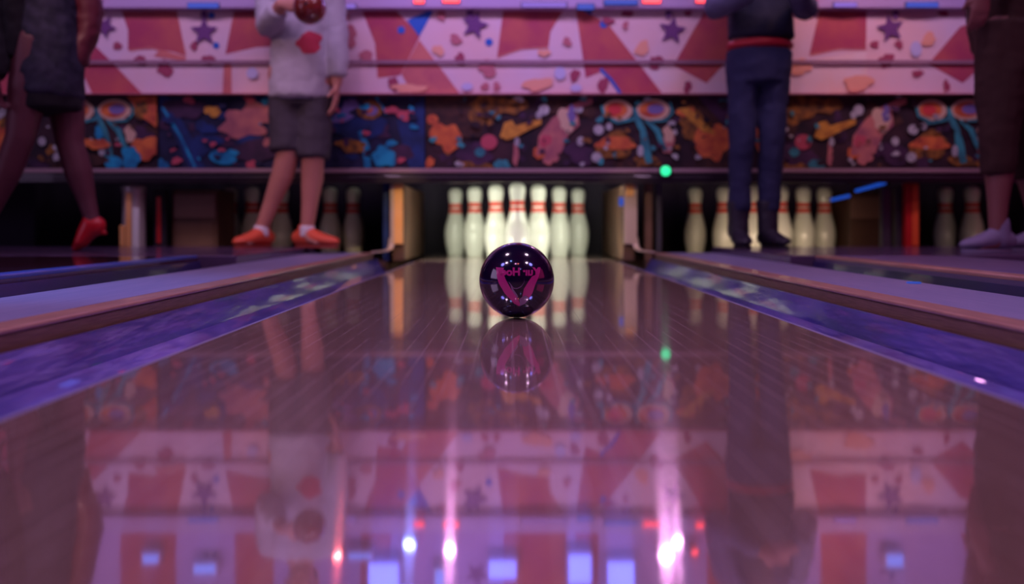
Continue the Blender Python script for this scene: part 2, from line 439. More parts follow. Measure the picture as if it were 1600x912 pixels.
side_pins([(1086, 5.5, 'white pin, leftmost of the right rack'), (1131, 5.3, 'white pin just left of the dark boots'), (1176, 5.2, 'white pin seen between the dark boots'),
           (1220, 5.2, 'white pin just right of the dark boots'), (1255, 5.3, 'white pin second from the right end of the right rack'),
           (1288, 5.4, 'white pin at the right end of the right rack, beside the brown bin')], 'white pins of the right rack')
side_pins([(1477, 5.45, 'dim white pin at the far right, standing alone left of the lavender shoe'), (1519, 5.3, 'white pin at the far right, partly behind the lavender shoe')], 'white pins of the far right rack')

# ------------------------------------------------------------------ masking units (printed boards)
def circ(x, y, rx, ry=None, n=18, rot=0):
    ry = ry or rx
    return [(x+rx*math.cos(2*PI*k/n)*math.cos(rot)-ry*math.sin(2*PI*k/n)*math.sin(rot), y+rx*math.cos(2*PI*k/n)*math.sin(rot)+ry*math.sin(2*PI*k/n)*math.cos(rot)) for k in range(n)]
def star(x, y, r, rot=0.1, k=.43):
    r = r*1.15
    return [(x+(r if i % 2 == 0 else r*k)*math.sin(rot+PI*i/5), y-(r if i % 2 == 0 else r*k)*math.cos(rot+PI*i/5)) for i in range(10)]
def blob(x, y, rx, ry, seed, n=26, amp=.3):
    rr = random.Random(seed); ph = [rr.uniform(0, 6.28) for _ in range(4)]
    out = []
    for k in range(n):
        a = 2*PI*k/n; w = 1+amp*(.5*math.sin(2*a+ph[0])+.35*math.sin(3*a+ph[1])+.3*math.sin(5*a+ph[2])+.2*math.sin(7*a+ph[3]))
        out.append((x+rx*w*math.cos(a), y+ry*w*math.sin(a)))
    return out
def stroke(pts, w):
    L_, R_ = [], []
    for i, p in enumerate(pts):
        a = Vector(pts[max(i-1, 0)]); c = Vector(pts[min(i+1, len(pts)-1)]); t = (c-a).normalized(); n = Vector((-t.y, t.x))
        ww = w[i] if isinstance(w, (list, tuple)) else w
        L_.append(tuple(Vector(p)+n*ww/2)); R_.append(tuple(Vector(p)-n*ww/2))
    return L_+R_[::-1]
def clip(P, lim):
    for ax, lo in ((0, True), (0, False), (1, True), (1, False)):
        v = lim[ax*2+(0 if lo else 1)]; out = []
        ins = (lambda p: p[ax] >= v) if lo else (lambda p: p[ax] <= v)
        for a, c in zip(P, P[1:]+P[:1]):
            if ins(a): out.append(a)
            if ins(a) != ins(c):
                t = (v-a[ax])/(c[ax]-a[ax]); out.append((a[0]+t*(c[0]-a[0]), a[1]+t*(c[1]-a[1])))
        P = out
        if len(P) < 3: return None
    return P
def printed(name, parent, x0, x1, y0, y1, D, mat, layers, thick=.03):
    """a board whose print (px, py drawing) is laid on its front in thin layers of ink"""
    q = MB(); q.box(sx(x0, D), sx(x1, D), D, D+thick, sz(y1, D), sz(y0, D), mat); nn = 0
    for i, (m, polys) in enumerate(layers):
        for P in polys:
            P = clip(P, (x0+.5, x1-.5, y0+.5, y1-.5))
            if not P: continue
            nn += 1; d = D-.00015*nn
            bm = bmesh.new()
            vs = [bm.verts.new((sx(x, D), d, sz(y, D))) for x, y in P]
            try: bm.faces.new(vs)
            except ValueError: bm.free(); continue
            bm.normal_update(); bmesh.ops.triangulate(bm, faces=bm.faces[:])
            q.bm(bm, m)
    o = q.build(name, parent)
    return o
def ink(k, c, v=None, vs=12): M[k] = pmat(k, c, .65, var=v, vscale=vs, spec=.3)
ink('pale', (.74, .56, .68, 1), (.80, .52, .54, 1), 3)
ink('coral', (.42, .055, .12, 1), (.56, .12, .11, 1), 6)
ink('salmon', (.66, .20, .17, 1), (.50, .12, .16, 1), 8)
ink('plum', (.16, .05, .20, 1)); ink('maroon', (.36, .06, .12, 1)); ink('brownpink', (.52, .16, .20, 1)); ink('peach', (.85, .40, .28, 1)); ink('inkblue', (.03, .13, .55, 1)); ink('paleblue', (.55, .52, .78, 1))
ink('palewarm', (.86, .58, .52, 1), (.80, .64, .70, 1), 5)
ink('m_dark', (.016, .010, .018, 1), (.055, .022, .03, 1), 8); ink('m_navy', (.008, .010, .030, 1), (.022, .022, .075, 1), 8)
ink('m_brown', (.075, .03, .022, 1), (.03, .014, .016, 1), 34); ink('m_orange', (.72, .19, .05, 1), (.42, .07, .04, 1), 18); ink('m_gold', (.72, .36, .05, 1), (.40, .16, .03, 1), 25); ink('m_amber', (.34, .14, .025, 1), (.05, .025, .018, 1), 30)
ink('m_pink', (.55, .19, .16, 1), (.30, .09, .13, 1), 12); ink('m_hot', (.50, .08, .12, 1)); ink('m_beige', (.62, .42, .30, 1)); ink('m_teal', (.05, .34, .36, 1), (.03, .14, .18, 1), 18); ink('m_cyan', (.015, .34, .55, 1), (.01, .12, .28, 1), 16); ink('m_blue', (.016, .04, .17, 1), (.01, .02, .07, 1), 10)
ink('m_white', (.50, .50, .50, 1), (.3, .28, .32, 1), 30); ink('m_violet', (.18, .14, .36, 1)); ink('m_purple', (.075, .028, .075, 1), (.03, .015, .04, 1), 12); ink('m_red', (.60, .05, .06, 1)); ink('m_lilac', (.42, .26, .42, 1))

coral = [[(188, 10), (275, 10), (291, 88), (270, 81), (245, 77), (200, 79), (200, 47)], [(367, 10), (428, 10), (438, 72), (400, 74), (352, 85)],
         [(145, 68), (170, 92), (224, 148), (145, 148), (128, 112)], [(563, 10), (612, 10), (657, 55), (652, 65), (625, 118), (590, 122), (586, 68)],
         [(787, 10), (884, 10), (860, 50), (857, 73), (835, 73), (812, 76), (777, 87)], [(899, 10), (950, 37), (1036, 148), (968, 148), (940, 112), (915, 122)],
         [(1105, 10), (1150, 10), (1150, 80), (1104, 130), (1052, 102)], [(1282, 10), (1354, 10), (1353, 75), (1312, 75), (1265, 84)],
         [(1500, 42), (1560, 20), (1560, 80), (1504, 130), (1450, 100)], [(-150, 10), (-60, 10), (-40, 88), (-120, 80)], [(1620, 10), (1720, 10), (1730, 84), (1640, 88)], [(-20, 60), (20, 60), (60, 148), (-40, 148)]]
salmon = [[(655, 62), (720, 148), (645, 148), (627, 115)], [(250, 78), (288, 88), (291, 96), (240, 88)], [(350, 97), (362, 97), (362, 148), (348, 148)]]
lines = [stroke([(203, 79), (235, 74), (291, 91)], 3), stroke([(777, 89), (815, 76), (857, 74)], 3), stroke([(1265, 86), (1312, 76), (1353, 77)], 3)]
plum = [star(165, 42, 17, .5), star(320, 50, 20, .0), star(742, 40, 20, .25), star(1050, 48, 20, .15), star(1390, 45, 20, -.2), star(1560, 60, 18, .2), star(-90, 120, 16),
        circ(154, 22, 6, 8), circ(320, 24, 5, 8), circ(735, 22, 6, 8), circ(1044, 22, 5, 8), circ(1398, 22, 5, 8)]
maroon = [blob(220, 95, 9, 9, 1), blob(258, 107, 12, 13, 2), blob(326, 94, 9, 9, 3), blob(184, 72, 6, 7, 4), blob(304, 72, 6, 7, 5), blob(719, 93, 9, 9, 6), blob(980, 20, 8, 8, 8), blob(1025, 98, 11, 11, 9),
          blob(898, 118, 8, 9, 10), blob(942, 133, 8, 12, 11), blob(1384, 95, 12, 11, 12), blob(1366, 70, 6, 7, 13), blob(1404, 70, 6, 7, 14), blob(1472, 18, 8, 8, 15), blob(1433, 115, 8, 6, 16), blob(1075, 20, 6, 6, 17),
          blob(615, 131, 7, 12, 18), blob(1074, 136, 6, 9, 30), blob(1478, 134, 5, 9, 31), blob(950, 33, 9, 6, 32)]
bpink = [blob(545, 58, 14, 16, 19), blob(762, 107, 14, 13, 20), blob(573, 88, 9, 11, 21), blob(712, 62, 9, 8, 22), blob(886, 66, 7, 7, 23), blob(690, 24, 8, 8, 24), blob(758, 135, 6, 6, 25), blob(776, 135, 6, 6, 26), blob(977, 40, 5, 6, 27), blob(538, 26, 7, 8, 28)]
peach = [blob(1003, 76, 10, 12, 40), blob(1250, 105, 15, 14, 41), blob(1450, 62, 11, 10, 42), blob(685, 79, 9, 8, 43), blob(840, 132, 22, 10, 44), blob(850, 83, 9, 6, 45), blob(640, 138, 30, 6, 46), blob(1340, 130, 20, 14, 47)]
blue = [[(636, 32), (680, 12), (655, 57)], stroke([(938, 108), (955, 125), (972, 150)], 5), stroke([(896, 6), (925, 20)], 8), circ(764, 66, 6), circ(627, 47, 6), circ(943, 38, 6), circ(338, 71, 5), circ(331, 24, 5)]
pblue = [circ(1430, 77, 9, 12), circ(875, 115, 9, 10), circ(900, 138, 9, 6), circ(730, 136, 9, 6), circ(1398, 8, 8, 10), circ(395, 115, 9)]
pwarm = [[(1135, 95), (1265, 95), (1353, 80), (1356, 148), (1130, 148)], [(1000, 97), (1052, 104), (1104, 132), (1140, 90), (1140, 148), (1038, 148)]]
D0 = YM
fas = empty('printed_fascia', (0, 0, 0), 'long pale printed board with coral shapes and dark stars above the murals', 'printed board')
printed('printed_panel', fas, -330, 1930, 17, 147.5, D0, 'pale', [('palewarm', pwarm), ('coral', coral), ('salmon', salmon+lines), ('inkblue', blue), ('maroon', maroon), ('brownpink', bpink), ('peach', peach), ('paleblue', pblue), ('plum', plum)])
M['seam'] = pmat('seam', (.30, .15, .22, 1), .7)
q = MB(); q.box(sx(-330, D0), sx(1930, D0), D0-.0170, D0-.0155, sz(100.5, D0), sz(95, D0), 'seam'); q.build('seam_strip', fas)
q = MB(); q.box(sx(-330, D0), sx(1930, D0), D0-.046, D0-.001, sz(148.8, D0), sz(147.6, D0), 'brownpink'); q.build('bottom_moulding', fas)
q = MB(); q.box(sx(-330, D0), sx(1930, D0), D0-.05, D0+.03, sz(16.5, D0), sz(-8, D0), 'beam_lilac', .006); q.build('top_beam', fas)

def specks(x0, x1, seed, inks, n, r0, r1, amp=.35):
    rr = random.Random(seed); out = {}
    for _ in range(n):
        x = rr.uniform(x0+6, x1-6); y = rr.uniform(152, 260); r = rr.uniform(r0, r1)
        out.setdefault(rr.choice(inks), []).append(blob(x, y, r*rr.uniform(.8, 1.8), r, rr.randint(0, 9999), 16, amp))
    return list(out.items())
def mural_design(o, dim=False):
    """the carnival mural, drawn once; o = offset in drawing units"""
    sh = lambda P: [(x+o, y) for x, y in P]
    Ls = [('m_brown', [[(665, 140), (775, 140), (750, 215), (665, 215)], [(1060, 140), (1155, 140), (1155, 270), (1090, 270)]]),
          ('m_amber', [blob(760, 170, 30, 22, 50), blob(800, 165, 22, 14, 51), [(715, 238), (735, 232), (772, 262), (718, 268)], blob(960, 228, 32, 20, 53), blob(1085, 195, 26, 24, 54), blob(1010, 250, 20, 10, 52)]),
          ('m_purple', [[(1078, 140), (1155, 140), (1155, 215), (1135, 200)], blob(740, 240, 26, 18, 55), blob(905, 240, 22, 18, 56)]),
          ('m_orange', [circ(676, 187, 9, 8), blob(698, 214, 24, 22, 57), blob(672, 254, 7, 8, 58), blob(962, 224, 26, 12, 59), blob(1113, 222, 26, 30, 60), blob(1070, 175, 14, 7, 61), blob(842, 240, 10, 8, 62)]),
          ('m_pink', [[(838, 243), (842, 212), (862, 186), (885, 168), (912, 155), (925, 153), (926, 162), (902, 170), (905, 196), (888, 212), (876, 240)], blob(860, 248, 12, 9, 63), blob(1043, 224, 10, 16, 64), blob(806, 240, 5, 18, 69)]),
          ('m_hot', [circ(764, 222, 13, 12), blob(852, 220, 9, 10, 65)]),
          ('m_gold', [[(781, 214), (788, 192), (800, 188), (806, 197), (822, 192), (846, 186), (846, 194), (826, 203), (806, 214), (792, 219)], [(1058, 170), (1076, 168), (1100, 192), (1118, 210), (1098, 206), (1076, 186)]]),
          ('m_beige', [blob(886, 188, 13, 20, 66), circ(964, 173, 24, 17), circ(1020, 172, 26, 17), blob(1044, 210, 9, 12, 70)]),
          ('m_teal', [stroke([(940, 165), (944, 182), (965, 192), (990, 186)], 5), stroke([(990, 168), (994, 184), (1004, 204), (1008, 228), (1014, 255)], [4, 10, 9, 14, 10]), stroke([(1008, 188), (1026, 204), (1034, 225), (1040, 236)], [4, 9, 8, 5]), stroke([(1046, 160), (1050, 176), (1040, 188), (1018, 190)], 4), blob(785, 258, 12, 9, 67), circ(750, 238, 8, 7)]),
          ('m_orange', [circ(962, 172, 18, 12), circ(1018, 172, 20, 12)]),
          ('m_red', [circ(960, 172, 11, 8)]), ('m_violet', [circ(1024, 171, 13, 8), blob(893, 178, 7, 12, 68)]),
          ('m_white', [circ(935, 203, 8, 8), circ(951, 198, 5, 6), circ(907, 221, 6, 7), circ(850, 172, 8, 9), circ(842, 180, 5, 6), circ(932, 246, 8, 8), circ(912, 150, 5, 3), circ(1000, 236, 5, 9), circ(808, 222, 4, 7)])]
    return [(m, [sh(P) for P in Ps]) for m, Ps in Ls]
Dm = YM+.012
g = 'dark carnival murals below the pale board'
tag(printed('mural_panel', None, -175, 247, 149, 263, Dm, 'm_dark',
    specks(-170, 245, 3, ['m_purple', 'm_brown', 'm_amber'], 40, 4, 12, .5) + mural_design(-840)[5:] + specks(-170, 245, 4, ['m_dark', 'm_purple', 'm_white', 'm_hot', 'm_amber'], 46, 1.5, 5) + [('m_orange', [[(200, 150), (247, 150), (247, 200), (222, 182)], blob(228, 232, 20, 20, 71), blob(150, 225, 24, 8, 72), blob(5, 225, 16, 36, 73)]), ('m_amber', [blob(118, 232, 16, 14, 74), blob(222, 172, 10, 14, 75), blob(15, 190, 10, 14, 76)]),
                               ('m_cyan', [circ(180, 255, 14, 11), blob(207, 247, 16, 16, 77), blob(157, 208, 7, 9, 78)]), ('m_brown', [blob(150, 250, 18, 10, 79)])]),
    'dark mural with orange and teal figures behind the walking woman at the left', 'mural', g)
tag(printed('mural_panel', None, 248.5, 664, 149, 263, Dm, 'm_navy',
    specks(252, 660, 5, ['m_blue', 'm_purple', 'm_navy'], 44, 4, 13, .5) + [('m_blue', [stroke([(250, 150), (285, 210), (312, 268)], 22), [(620, 190), (664, 150), (664, 263), (640, 263)], blob(560, 200, 40, 20, 80), blob(320, 225, 26, 14, 81)]),
     ('m_purple', [blob(290, 170, 30, 16, 82), blob(400, 235, 40, 18, 83), blob(500, 180, 30, 22, 84), blob(620, 240, 24, 16, 85)]),
     ('m_pink', [blob(378, 196, 40, 17, 86, amp=.45), blob(405, 178, 26, 20, 87), blob(418, 222, 6, 7, 88)]), ('m_gold', [blob(333, 174, 12, 9, 89)]),
     ('m_cyan', [stroke([(255, 168), (282, 212), (306, 262)], 4), circ(349, 246, 22, 11, rot=.15), stroke([(563, 205), (572, 230), (575, 262)], [6, 12, 10]), blob(600, 245, 16, 18, 90), stroke([(588, 152), (600, 170), (604, 178)], 4), blob(255, 258, 9, 9, 91), blob(415, 158, 5, 8, 92)]),
     ('m_amber', [circ(578, 172, 20, 15), blob(550, 228, 24, 10, 93)]), ('m_violet', [circ(580, 173, 11, 8), blob(535, 183, 16, 9, 94), blob(548, 165, 12, 10, 99)]), ('m_hot', [blob(634, 180, 16, 7, 95), blob(612, 172, 10, 6, 96), blob(395, 258, 8, 8, 97)]), ('m_orange', [blob(575, 172, 8, 6, 98)])] + specks(252, 660, 6, ['m_navy', 'm_navy', 'm_purple', 'm_cyan', 'm_blue', 'm_hot'], 60, 1.5, 6)),
    'dark blue mural with pink cloud and cyan strokes behind the man in shorts', 'mural', g)
tag(printed('mural_panel', None, 665, 1154, 149, 263, Dm, 'm_dark', specks(668, 1150, 7, ['m_purple', 'm_brown', 'm_dark'], 50, 4, 13, .5) + mural_design(0) + specks(668, 1150, 8, ['m_dark', 'm_dark', 'm_amber', 'm_purple', 'm_white', 'm_teal'], 80, 1.3, 5)), 'dark mural with goggle-like eyes and yellow bird above the middle rack', 'mural', g)
tag(printed('mural_panel', None, 1155, 1645, 149, 263, Dm, 'm_dark', specks(1158, 1640, 9, ['m_purple', 'm_brown', 'm_dark'], 50, 4, 13, .5) + mural_design(490) + specks(1158, 1640, 10, ['m_dark', 'm_dark', 'm_amber', 'm_purple', 'm_white', 'm_teal'], 80, 1.3, 5)), 'dark mural with goggle-like eyes and yellow bird right of the navy jeans', 'mural', g)

# black rail under the murals
rail = empty('masking_rail', (0, 0, 0), 'long black rail under the murals, above the pins', 'rail')
rail_box = lambda nm, y0, y1, d0, d1, m, c: (lambda q: (q.box(sx(-330, D0), sx(1930, D0), d0, d1, sz(y1, D0), sz(y0, D0), m, c), q.build(nm, rail)))(MB())
rail_box('rail_beam', 264, 285, D0, D0+.05, 'rail_black', .004)
rail_box('rail_lip_lit', 263.5, 270, D0-.02, D0-.0005, 'rail_lip_lit', .003)
rail_box('lower_lip', 275, 279, D0-.012, D0-.0005, 'rail_black', .002)
lamp = empty('signal_lamp', (sx(1039.5, D0-.02), D0-.021, sz(267, D0-.02)), 'small round glowing green lamp on the black rail', 'lamp')
q = MB(); q.lathe([(.001, 0), (.030, 0), (.032, -.004), (.030, -.010), (.026, -.011)], 'lamp_black', axis='y', seg=28); q.build('bezel', lamp, True)
q = MB(); q.lathe([(.026, -.010), (.0255, -.013), (.020, -.020), (.012, -.024), (.001, -.0255)], 'e_green', axis='y', seg=28); q.build('lens', lamp, True)

# ------------------------------------------------------------------ kickbacks and machinery under the rail
def kickback(xf, s, label, mat_post):
    """front post with gilded face, dark side plate behind it, curved trim running down to the divider; s=+1 right"""
    r = empty('kickback_plate', (xf, 4.68, 0), label, 'kickback', 'kickback plates beside the middle rack')
    q = MB(); q.box(-.03, .03, .03, 1.1, .001, .40, 'pit_brown', .004); q.build('side_plate', r)
    q = MB(); q.box(-.024-.004*s, .024-.004*s, -.0, .028, .09, .405, mat_post, .006); q.build('front_post', r)
    q = MB(); q.box(.027*s-.012, .027*s+.012, .002, .026, .09, .40, 'cream_metal', .004); q.build('post_trim', r)
    pts = [(s*.030, .012, .12), (s*.032, .008, .09), (s*.036, -.02, .068), (s*.05, -.08, .0575), (s*.085, -.25, .0565)]
    q = MB(); q.tube([(*p, .016, .005) for p in pts], 'cream_metal', (1, 0, 0), 12); q.build('curved_trim', r, True)
    return r
kickback(sx(621, 4.68), -1, 'kickback with bright orange front post at the left of the middle rack', 'gold')
kickback(sx(984, 4.68), 1, 'kickback with cream and orange front post at the right of the middle rack', 'cream_metal')
q = MB(); q.box(-.022, .022, -.003, .03, .34, .402, 'gold', .003)
o = q.build('orange_cap', bpy.data.objects['kickback_plate.001']); o.location = (0, -.003, 0)
q = MB(); q.box(-.012, .012, -.006, .0, .29, .335, 'e_bluetube', .002); o = q.build('blue_sensor', bpy.data.objects['kickback_plate.001']); o.location = (-.045, 0, 0)

def post(px, w, y0, y1, D, mat, name, label, cat, extra=None):
    r = empty(name, (sx(px, D), D, WZ if D < 4.58 else -.001), label, cat)
    z1 = sz(y0, D)-r.location.z
    hw = w*D/F/2
    q = MB(); q.box(-hw, hw, 0, .05, 0, z1, mat, min(.006, hw*.4)); q.build('post_body', r)
    if extra: extra(r, hw, z1)
    return r
def stripe(mat, a, b_, za, zb):
    def fn(r, hw, z1):
        q = MB(); q.box(hw*a, hw*b_, -.006, -.0005, z1*za, z1*zb, mat, .001); q.build('stripe', r)
    return fn
post(1426, 20, 284, 388, 4.7, 'red_paint', 'painted_post', 'red post with bright orange-red stripe below the rail at the right', 'post', stripe('orange_paint', -.1, .9, .2, .97))
post(249, 18, 296, 388, 4.75, 'pit_black', 'painted_post', 'dark post with thin red stripe beside the shiny column at the left', 'post', stripe('red_paint', -.4, .3, .25, .9))
post(1014, 12, 286, 386, 4.72, 'pit_brown', 'machine_upright', 'dim brown upright right of the cream post', 'upright')
post(1030, 9, 286, 386, 4.75, 'steel_dark', 'machine_upright', 'thin dark steel upright below the green lamp', 'upright')
post(603, 10, 284, 386, 4.72, 'm_blue', 'machine_upright', 'dark blue upright left of the orange post', 'upright')
post(1386, 14, 292, 390, 4.75, 'steel_dark', 'machine_upright', 'dark steel upright just right of the brown bin', 'upright')
post(1405, 9, 292, 390, 4.75, 'steel_dark', 'machine_upright', 'dark steel upright just left of the red post', 'upright')
# shiny column
col = empty('shiny_column', (sx(207, 4.7), 4.72, -.001), 'shiny silver and gold column under the rail, right of the red high heel', 'column')
q = MB(); q.lathe([(.060, 0), (.063, .01), (.058, .02), (.056, .36), (.062, .375), (.062, .395), (.05, .40)], 'chrome', seg=32); q.build('column_shaft', col, True)
q = MB(); q.box(-.018, .012, -.062, -.0595, .03, .36, 'gold', .001); q.build('gold_strip', col)
q = MB(); q.box(.017, .052, -.066, -.054, .03, .28, 'pin_white', .004); q.build('white_strip', col)
q = MB(); q.box(-.05, -.022, -.064, -.05, .08, .19, 'gold', .004); q.build('gold_patch', col)
# brown cabinets
def cabinet(x0, x1, y0, D, label, name):
    r = empty(name, (sx((x0+x1)/2, D), D, -.001), label, 'cabinet', 'brown machine cabinets under the rail')
    hw = (x1-x0)*D/F/2; z1 = sz(y0, D)
    q = MB(); q.box(-hw, hw, 0, .3, 0, z1, 'pit_brown', .008); q.build('cabinet_body', r)
    q = MB(); q.box(-hw*.85, hw*.85, -.008, -.0005, .05, z1*.55, 'pit_brown', .003); q.build('door_panel', r)
    q = MB(); q.box(-hw*.9, hw*.9, -.006, -.0005, z1*.6, z1*.93, 'side_wood', .003); q.build('upper_panel', r)
    return r
cabinet(268, 340, 296, 4.8, 'dark brown cabinet under the rail left of the left rack', 'machine_cabinet')
cabinet(1326, 1378, 300, 5.25, 'brown bin-like cabinet under the blue tubes at the right', 'machine_cabinet')
for (xa, ya, xb, yb, lab) in ((1300, 312, 1326, 306, 'short glowing blue tube right of the right rack, lower one'), (1338, 298, 1382, 286, 'short glowing blue tube above the brown bin, upper one')):
    D = 4.69
    q = MB(); A = Vector((sx(xa, D), D, sz(ya, D))); B = Vector((sx(xb, D), D, sz(yb, D))); q.tube([(*A, .009, .009), (*B, .009, .009)], 'e_bluetube', (0, 1, 0), 12)
    r = empty('light_tube', A, lab, 'light tube', 'blue light tubes under the rail')
    o = q.build('tube_body', r, True); o.location = -A
    q = MB(); q.tube([(B.x, D+.008, B.z, .004, .004), (B.x, D+.012, .412, .004, .004)], 'steel_dark', (0, 1, 0), 8); o = q.build('hanger', r, True); o.location = -A
# pit curtain
q = MB()
n = 120
prof = [(-3.2+6.6*i/n, 6.0+.02*math.sin(i*1.7)) for i in range(n+1)]
vs = [(x, y, z) for z in (-.118, 1.2) for x, y in prof]
fs = [(i, i+1, n+2+i, n+1+i) for i in range(n)]
q.add(vs, fs, 'pit_black'); o = q.build('pit_curtain', None, True); o.modifiers.new('t', 'SOLIDIFY').thickness = .01
tag(o, 'black curtain hanging behind all the pins', 'curtain')

# ------------------------------------------------------------------ lights and screens above the fascia
upper = empty('unseen_upper_board', (0, 0, 0), 'unseen lilac upper board above the beam, coral flags added to lengthen the lane reflection', 'printed board')
flags = [[(188, -330), (275, -330), (275, -16), (188, -16)], [(367, -330), (428, -330), (428, -16), (367, -16)], [(563, -200), (600, -200), (612, -16), (563, -16)], [(787, -260), (884, -300), (884, -16), (787, -16)],
         [(905, -180), (930, -180), (936, -16), (899, -16)], [(1105, -330), (1150, -330), (1150, -16), (1105, -16)], [(1282, -330), (1354, -330), (1354, -16), (1282, -16)], [(1500, -16), (1560, -16), (1560, -200)]]
printed('printed_panel', upper, -330, 1930, -640, -9.5, YM+.10, 'room_purple', [('coral', flags), ('plum', [star(330, -60, 18), star(745, -80, 18), star(1050, -90, 18), star(1392, -70, 20)])], .04)  # out of view; flags added so the coral reflections reach further down the lane
def spot(px, py, mat, r_, label):
    """py is where the lamp mirrors in the lane"""
    D = YM+.02; z = (py-350)*D/F-CH
    r = empty('stage_lamp', (sx(px, D), D, z), label, 'lamp', 'coloured lamps above the printed board')
    q = MB(); q.lathe([(r_*.6, .075), (r_*1.15, .06), (r_*1.2, 0), (r_*1.25, -.015), (r_*1.05, -.015), (r_*1.02, -.003)], 'lamp_black', axis='y', seg=24); q.build('housing', r, True)
    q = MB(); q.lathe([(r_*1.0, -.004), (r_*.8, -.010), (r_*.4, -.014), (.001, -.015)], mat, axis='y', seg=24); q.build('lens', r, True)
    return r
spot(527, 866, 'e_redhot', .022, 'pinkish red lamp mirrored at the bottom left of the lane')
spot(703, 858, 'e_pink', .026, 'bright pink lamp mirrored left of the ball at the bottom')
spot(1041, 866, 'e_pink', .034, 'bright white-pink lamp mirrored right of the ball at the bottom')
spot(1085, 862, 'e_red', .020, 'dim red lamp mirrored beside the white-pink lamp')
spot(1260, 868, 'e_redhot', .026, 'bright red lamp mirrored at the bottom right of the lane')
spot(640, 850, 'e_bluewhite', .028, 'pale blue lamp mirrored at the bottom, left of the pink one')
spot(1058, 846, 'e_pink', .024, 'pink lamp just above right of the white-pink lamp')
def screen(px, py, w, h, label, mat='e_screenblue'):
    D = YM+.03; z = (py-350)*D/F-CH; s = D/F
    r = empty('light_screen', (sx(px, D), D, z), label, 'screen', 'blue screens above the printed board')
    q = MB(); q.box(-w*s/2-.012, w*s/2+.012, .0, .05, -h*s/2-.012, h*s/2+.012, 'beam_lilac', .005); q.build('frame', r)
    q = MB(); q.box(-w*s/2, w*s/2, -.005, -.0005, -h*s/2, h*s/2, mat, .001); q.build('screen_face', r)
screen(600, 905, 46, 50, 'blue light screen mirrored at the bottom edge, left of the pink lamp')
screen(687, 908, 14, 36, 'narrow blue light screen mirrored next to the pink lamp', 'e_blue')
screen(785, 889, 42, 26, 'blue light screen mirrored under the ball')
screen(906, 889, 34, 44, 'blue light screen mirrored right of the ball')
screen(970, 900, 40, 44, 'blue light screen mirrored left of the white-pink lamp')
screen(562, 868, 34, 8, 'short blue light screen mirrored beside the pinkish red lamp', 'e_blue')
screen(320, 888, 34, 14, 'small blue light screen mirrored in the lower left', 'e_blue')
screen(235, 872, 24, 14, 'small blue light screen mirrored at the far left', 'e_blue')
screen(1398, 876, 26, 18, 'small blue light screen mirrored in the lower right', 'e_blue')
# glowing bits on the lilac beam at the top of the photograph
def beadlight(px, py, w, h, mat, label):
    D = YM-.052; s = D/F; x = sx(px, D); z = sz(py, D)
    r = empty('beam_light', (x, D, z), label, 'lamp', 'small lights along the lilac beam')
    q = MB(); q.box(-w*s/2-.004, w*s/2+.004, -.004, .0, -h*s/2-.003, h*s/2+.003, 'lamp_black', .001); q.build('holder', r)
    q = MB(); q.box(-w*s/2, w*s/2, -.010, -.0045, -h*s/2, h*s/2, mat, .002); q.build('diffuser', r)
M['e_beamblue'] = pmat('e_beamblue', (.02, .02, .02, 1), emit=(.06, .12, .8, 1), estr=.6)
M['e_beamviolet'] = pmat('e_beamviolet', (.02, .02, .02, 1), emit=(.3, .16, .75, 1), estr=.8)
for px, py, w, h, m, l in ((150, 3, 18, 9, 'e_red', 'red light above the star at the far left'), (318, 9, 48, 8, 'e_beamblue', 'long blue light above the second star'), (457, 3, 18, 10, 'e_beamblue', 'blue light above the raised sleeve'), (513, 3, 18, 6, 'e_red', 'dim red light beside the neck of the man in shorts'),
                           (533, 10, 46, 7, 'e_beamviolet', 'violet light right of the man in shorts'), (705, 1, 26, 8, 'e_red', 'red light left of the middle'), (655, 2, 16, 8, 'e_red', 'small red light above the blue triangle'), (850, 8, 70, 8, 'e_beamviolet', 'long violet light above the coral flag in the middle'),
                           (915, 11, 26, 9, 'e_beamblue', 'blue light right of the middle'), (970, 4, 52, 8, 'e_beamblue', 'long blue light above the diagonal stripe'), (1018, 2, 28, 7, 'e_red', 'red light left of the dark vest'), (1095, 1, 16, 8, 'e_red', 'red light touching the grey sleeve'),
                           (1270, 2, 12, 10, 'e_red', 'bright red light right of the grey sleeve'), (1440, 8, 50, 8, 'e_beamblue', 'long blue light above the star at the right'), (1320, 8, 36, 7, 'e_beamviolet', 'violet light above the right coral flag')):
    beadlight(px, py, w, h, m, l)

# ceiling lamps and added wall glows around the approach (they mirror in the ball)
def ceil_lamp(x, y, mat, label):
    r = empty('ceiling_lamp', (x, y, 3.2), label, 'ceiling lamp', 'ceiling lamps over the approach')
    q = MB(); q.lathe([(.05, 0), (.16, -.01), (.17, -.06), (.15, -.06), (.14, -.04)], 'lamp_black', seg=24); q.build('housing', r, True)
    q = MB(); q.lathe([(.138, -.042), (.10, -.055), (.001, -.06)], mat, seg=24); q.build('diffuser', r, True)
for x, y, m, l in ((-.9, .4, 'e_ceilblue', 'blue ceiling lamp left above the lane'), (-.2, -.4, 'e_ceilpink', 'pink ceiling lamp above the lane'), (.25, -.4, 'e_ceilred', 'red ceiling lamp above the lane'), (1.0, -2.2, 'e_ceilblue', 'blue ceiling lamp right above the approach')):
    ceil_lamp(x, y, m, l)
def wall_glow(x, y0, y1, z0, z1, mat, label):
    s = 1 if x < 0 else -1
    r = empty('wall_glow', (x, (y0+y1)/2, z0), label, 'screen')
    h = (y1-y0)/2
    q = MB(); q.box(0 if s > 0 else -.06, .06 if s > 0 else 0, -h-.03, h+.03, -.03, z1-z0+.03, 'lamp_black', .01); q.build('frame', r)
    q = MB(); q.box(*((.0605, .066) if s > 0 else (-.066, -.0605)), -h, h, 0, z1-z0, mat, .001); q.build('screen_face', r)
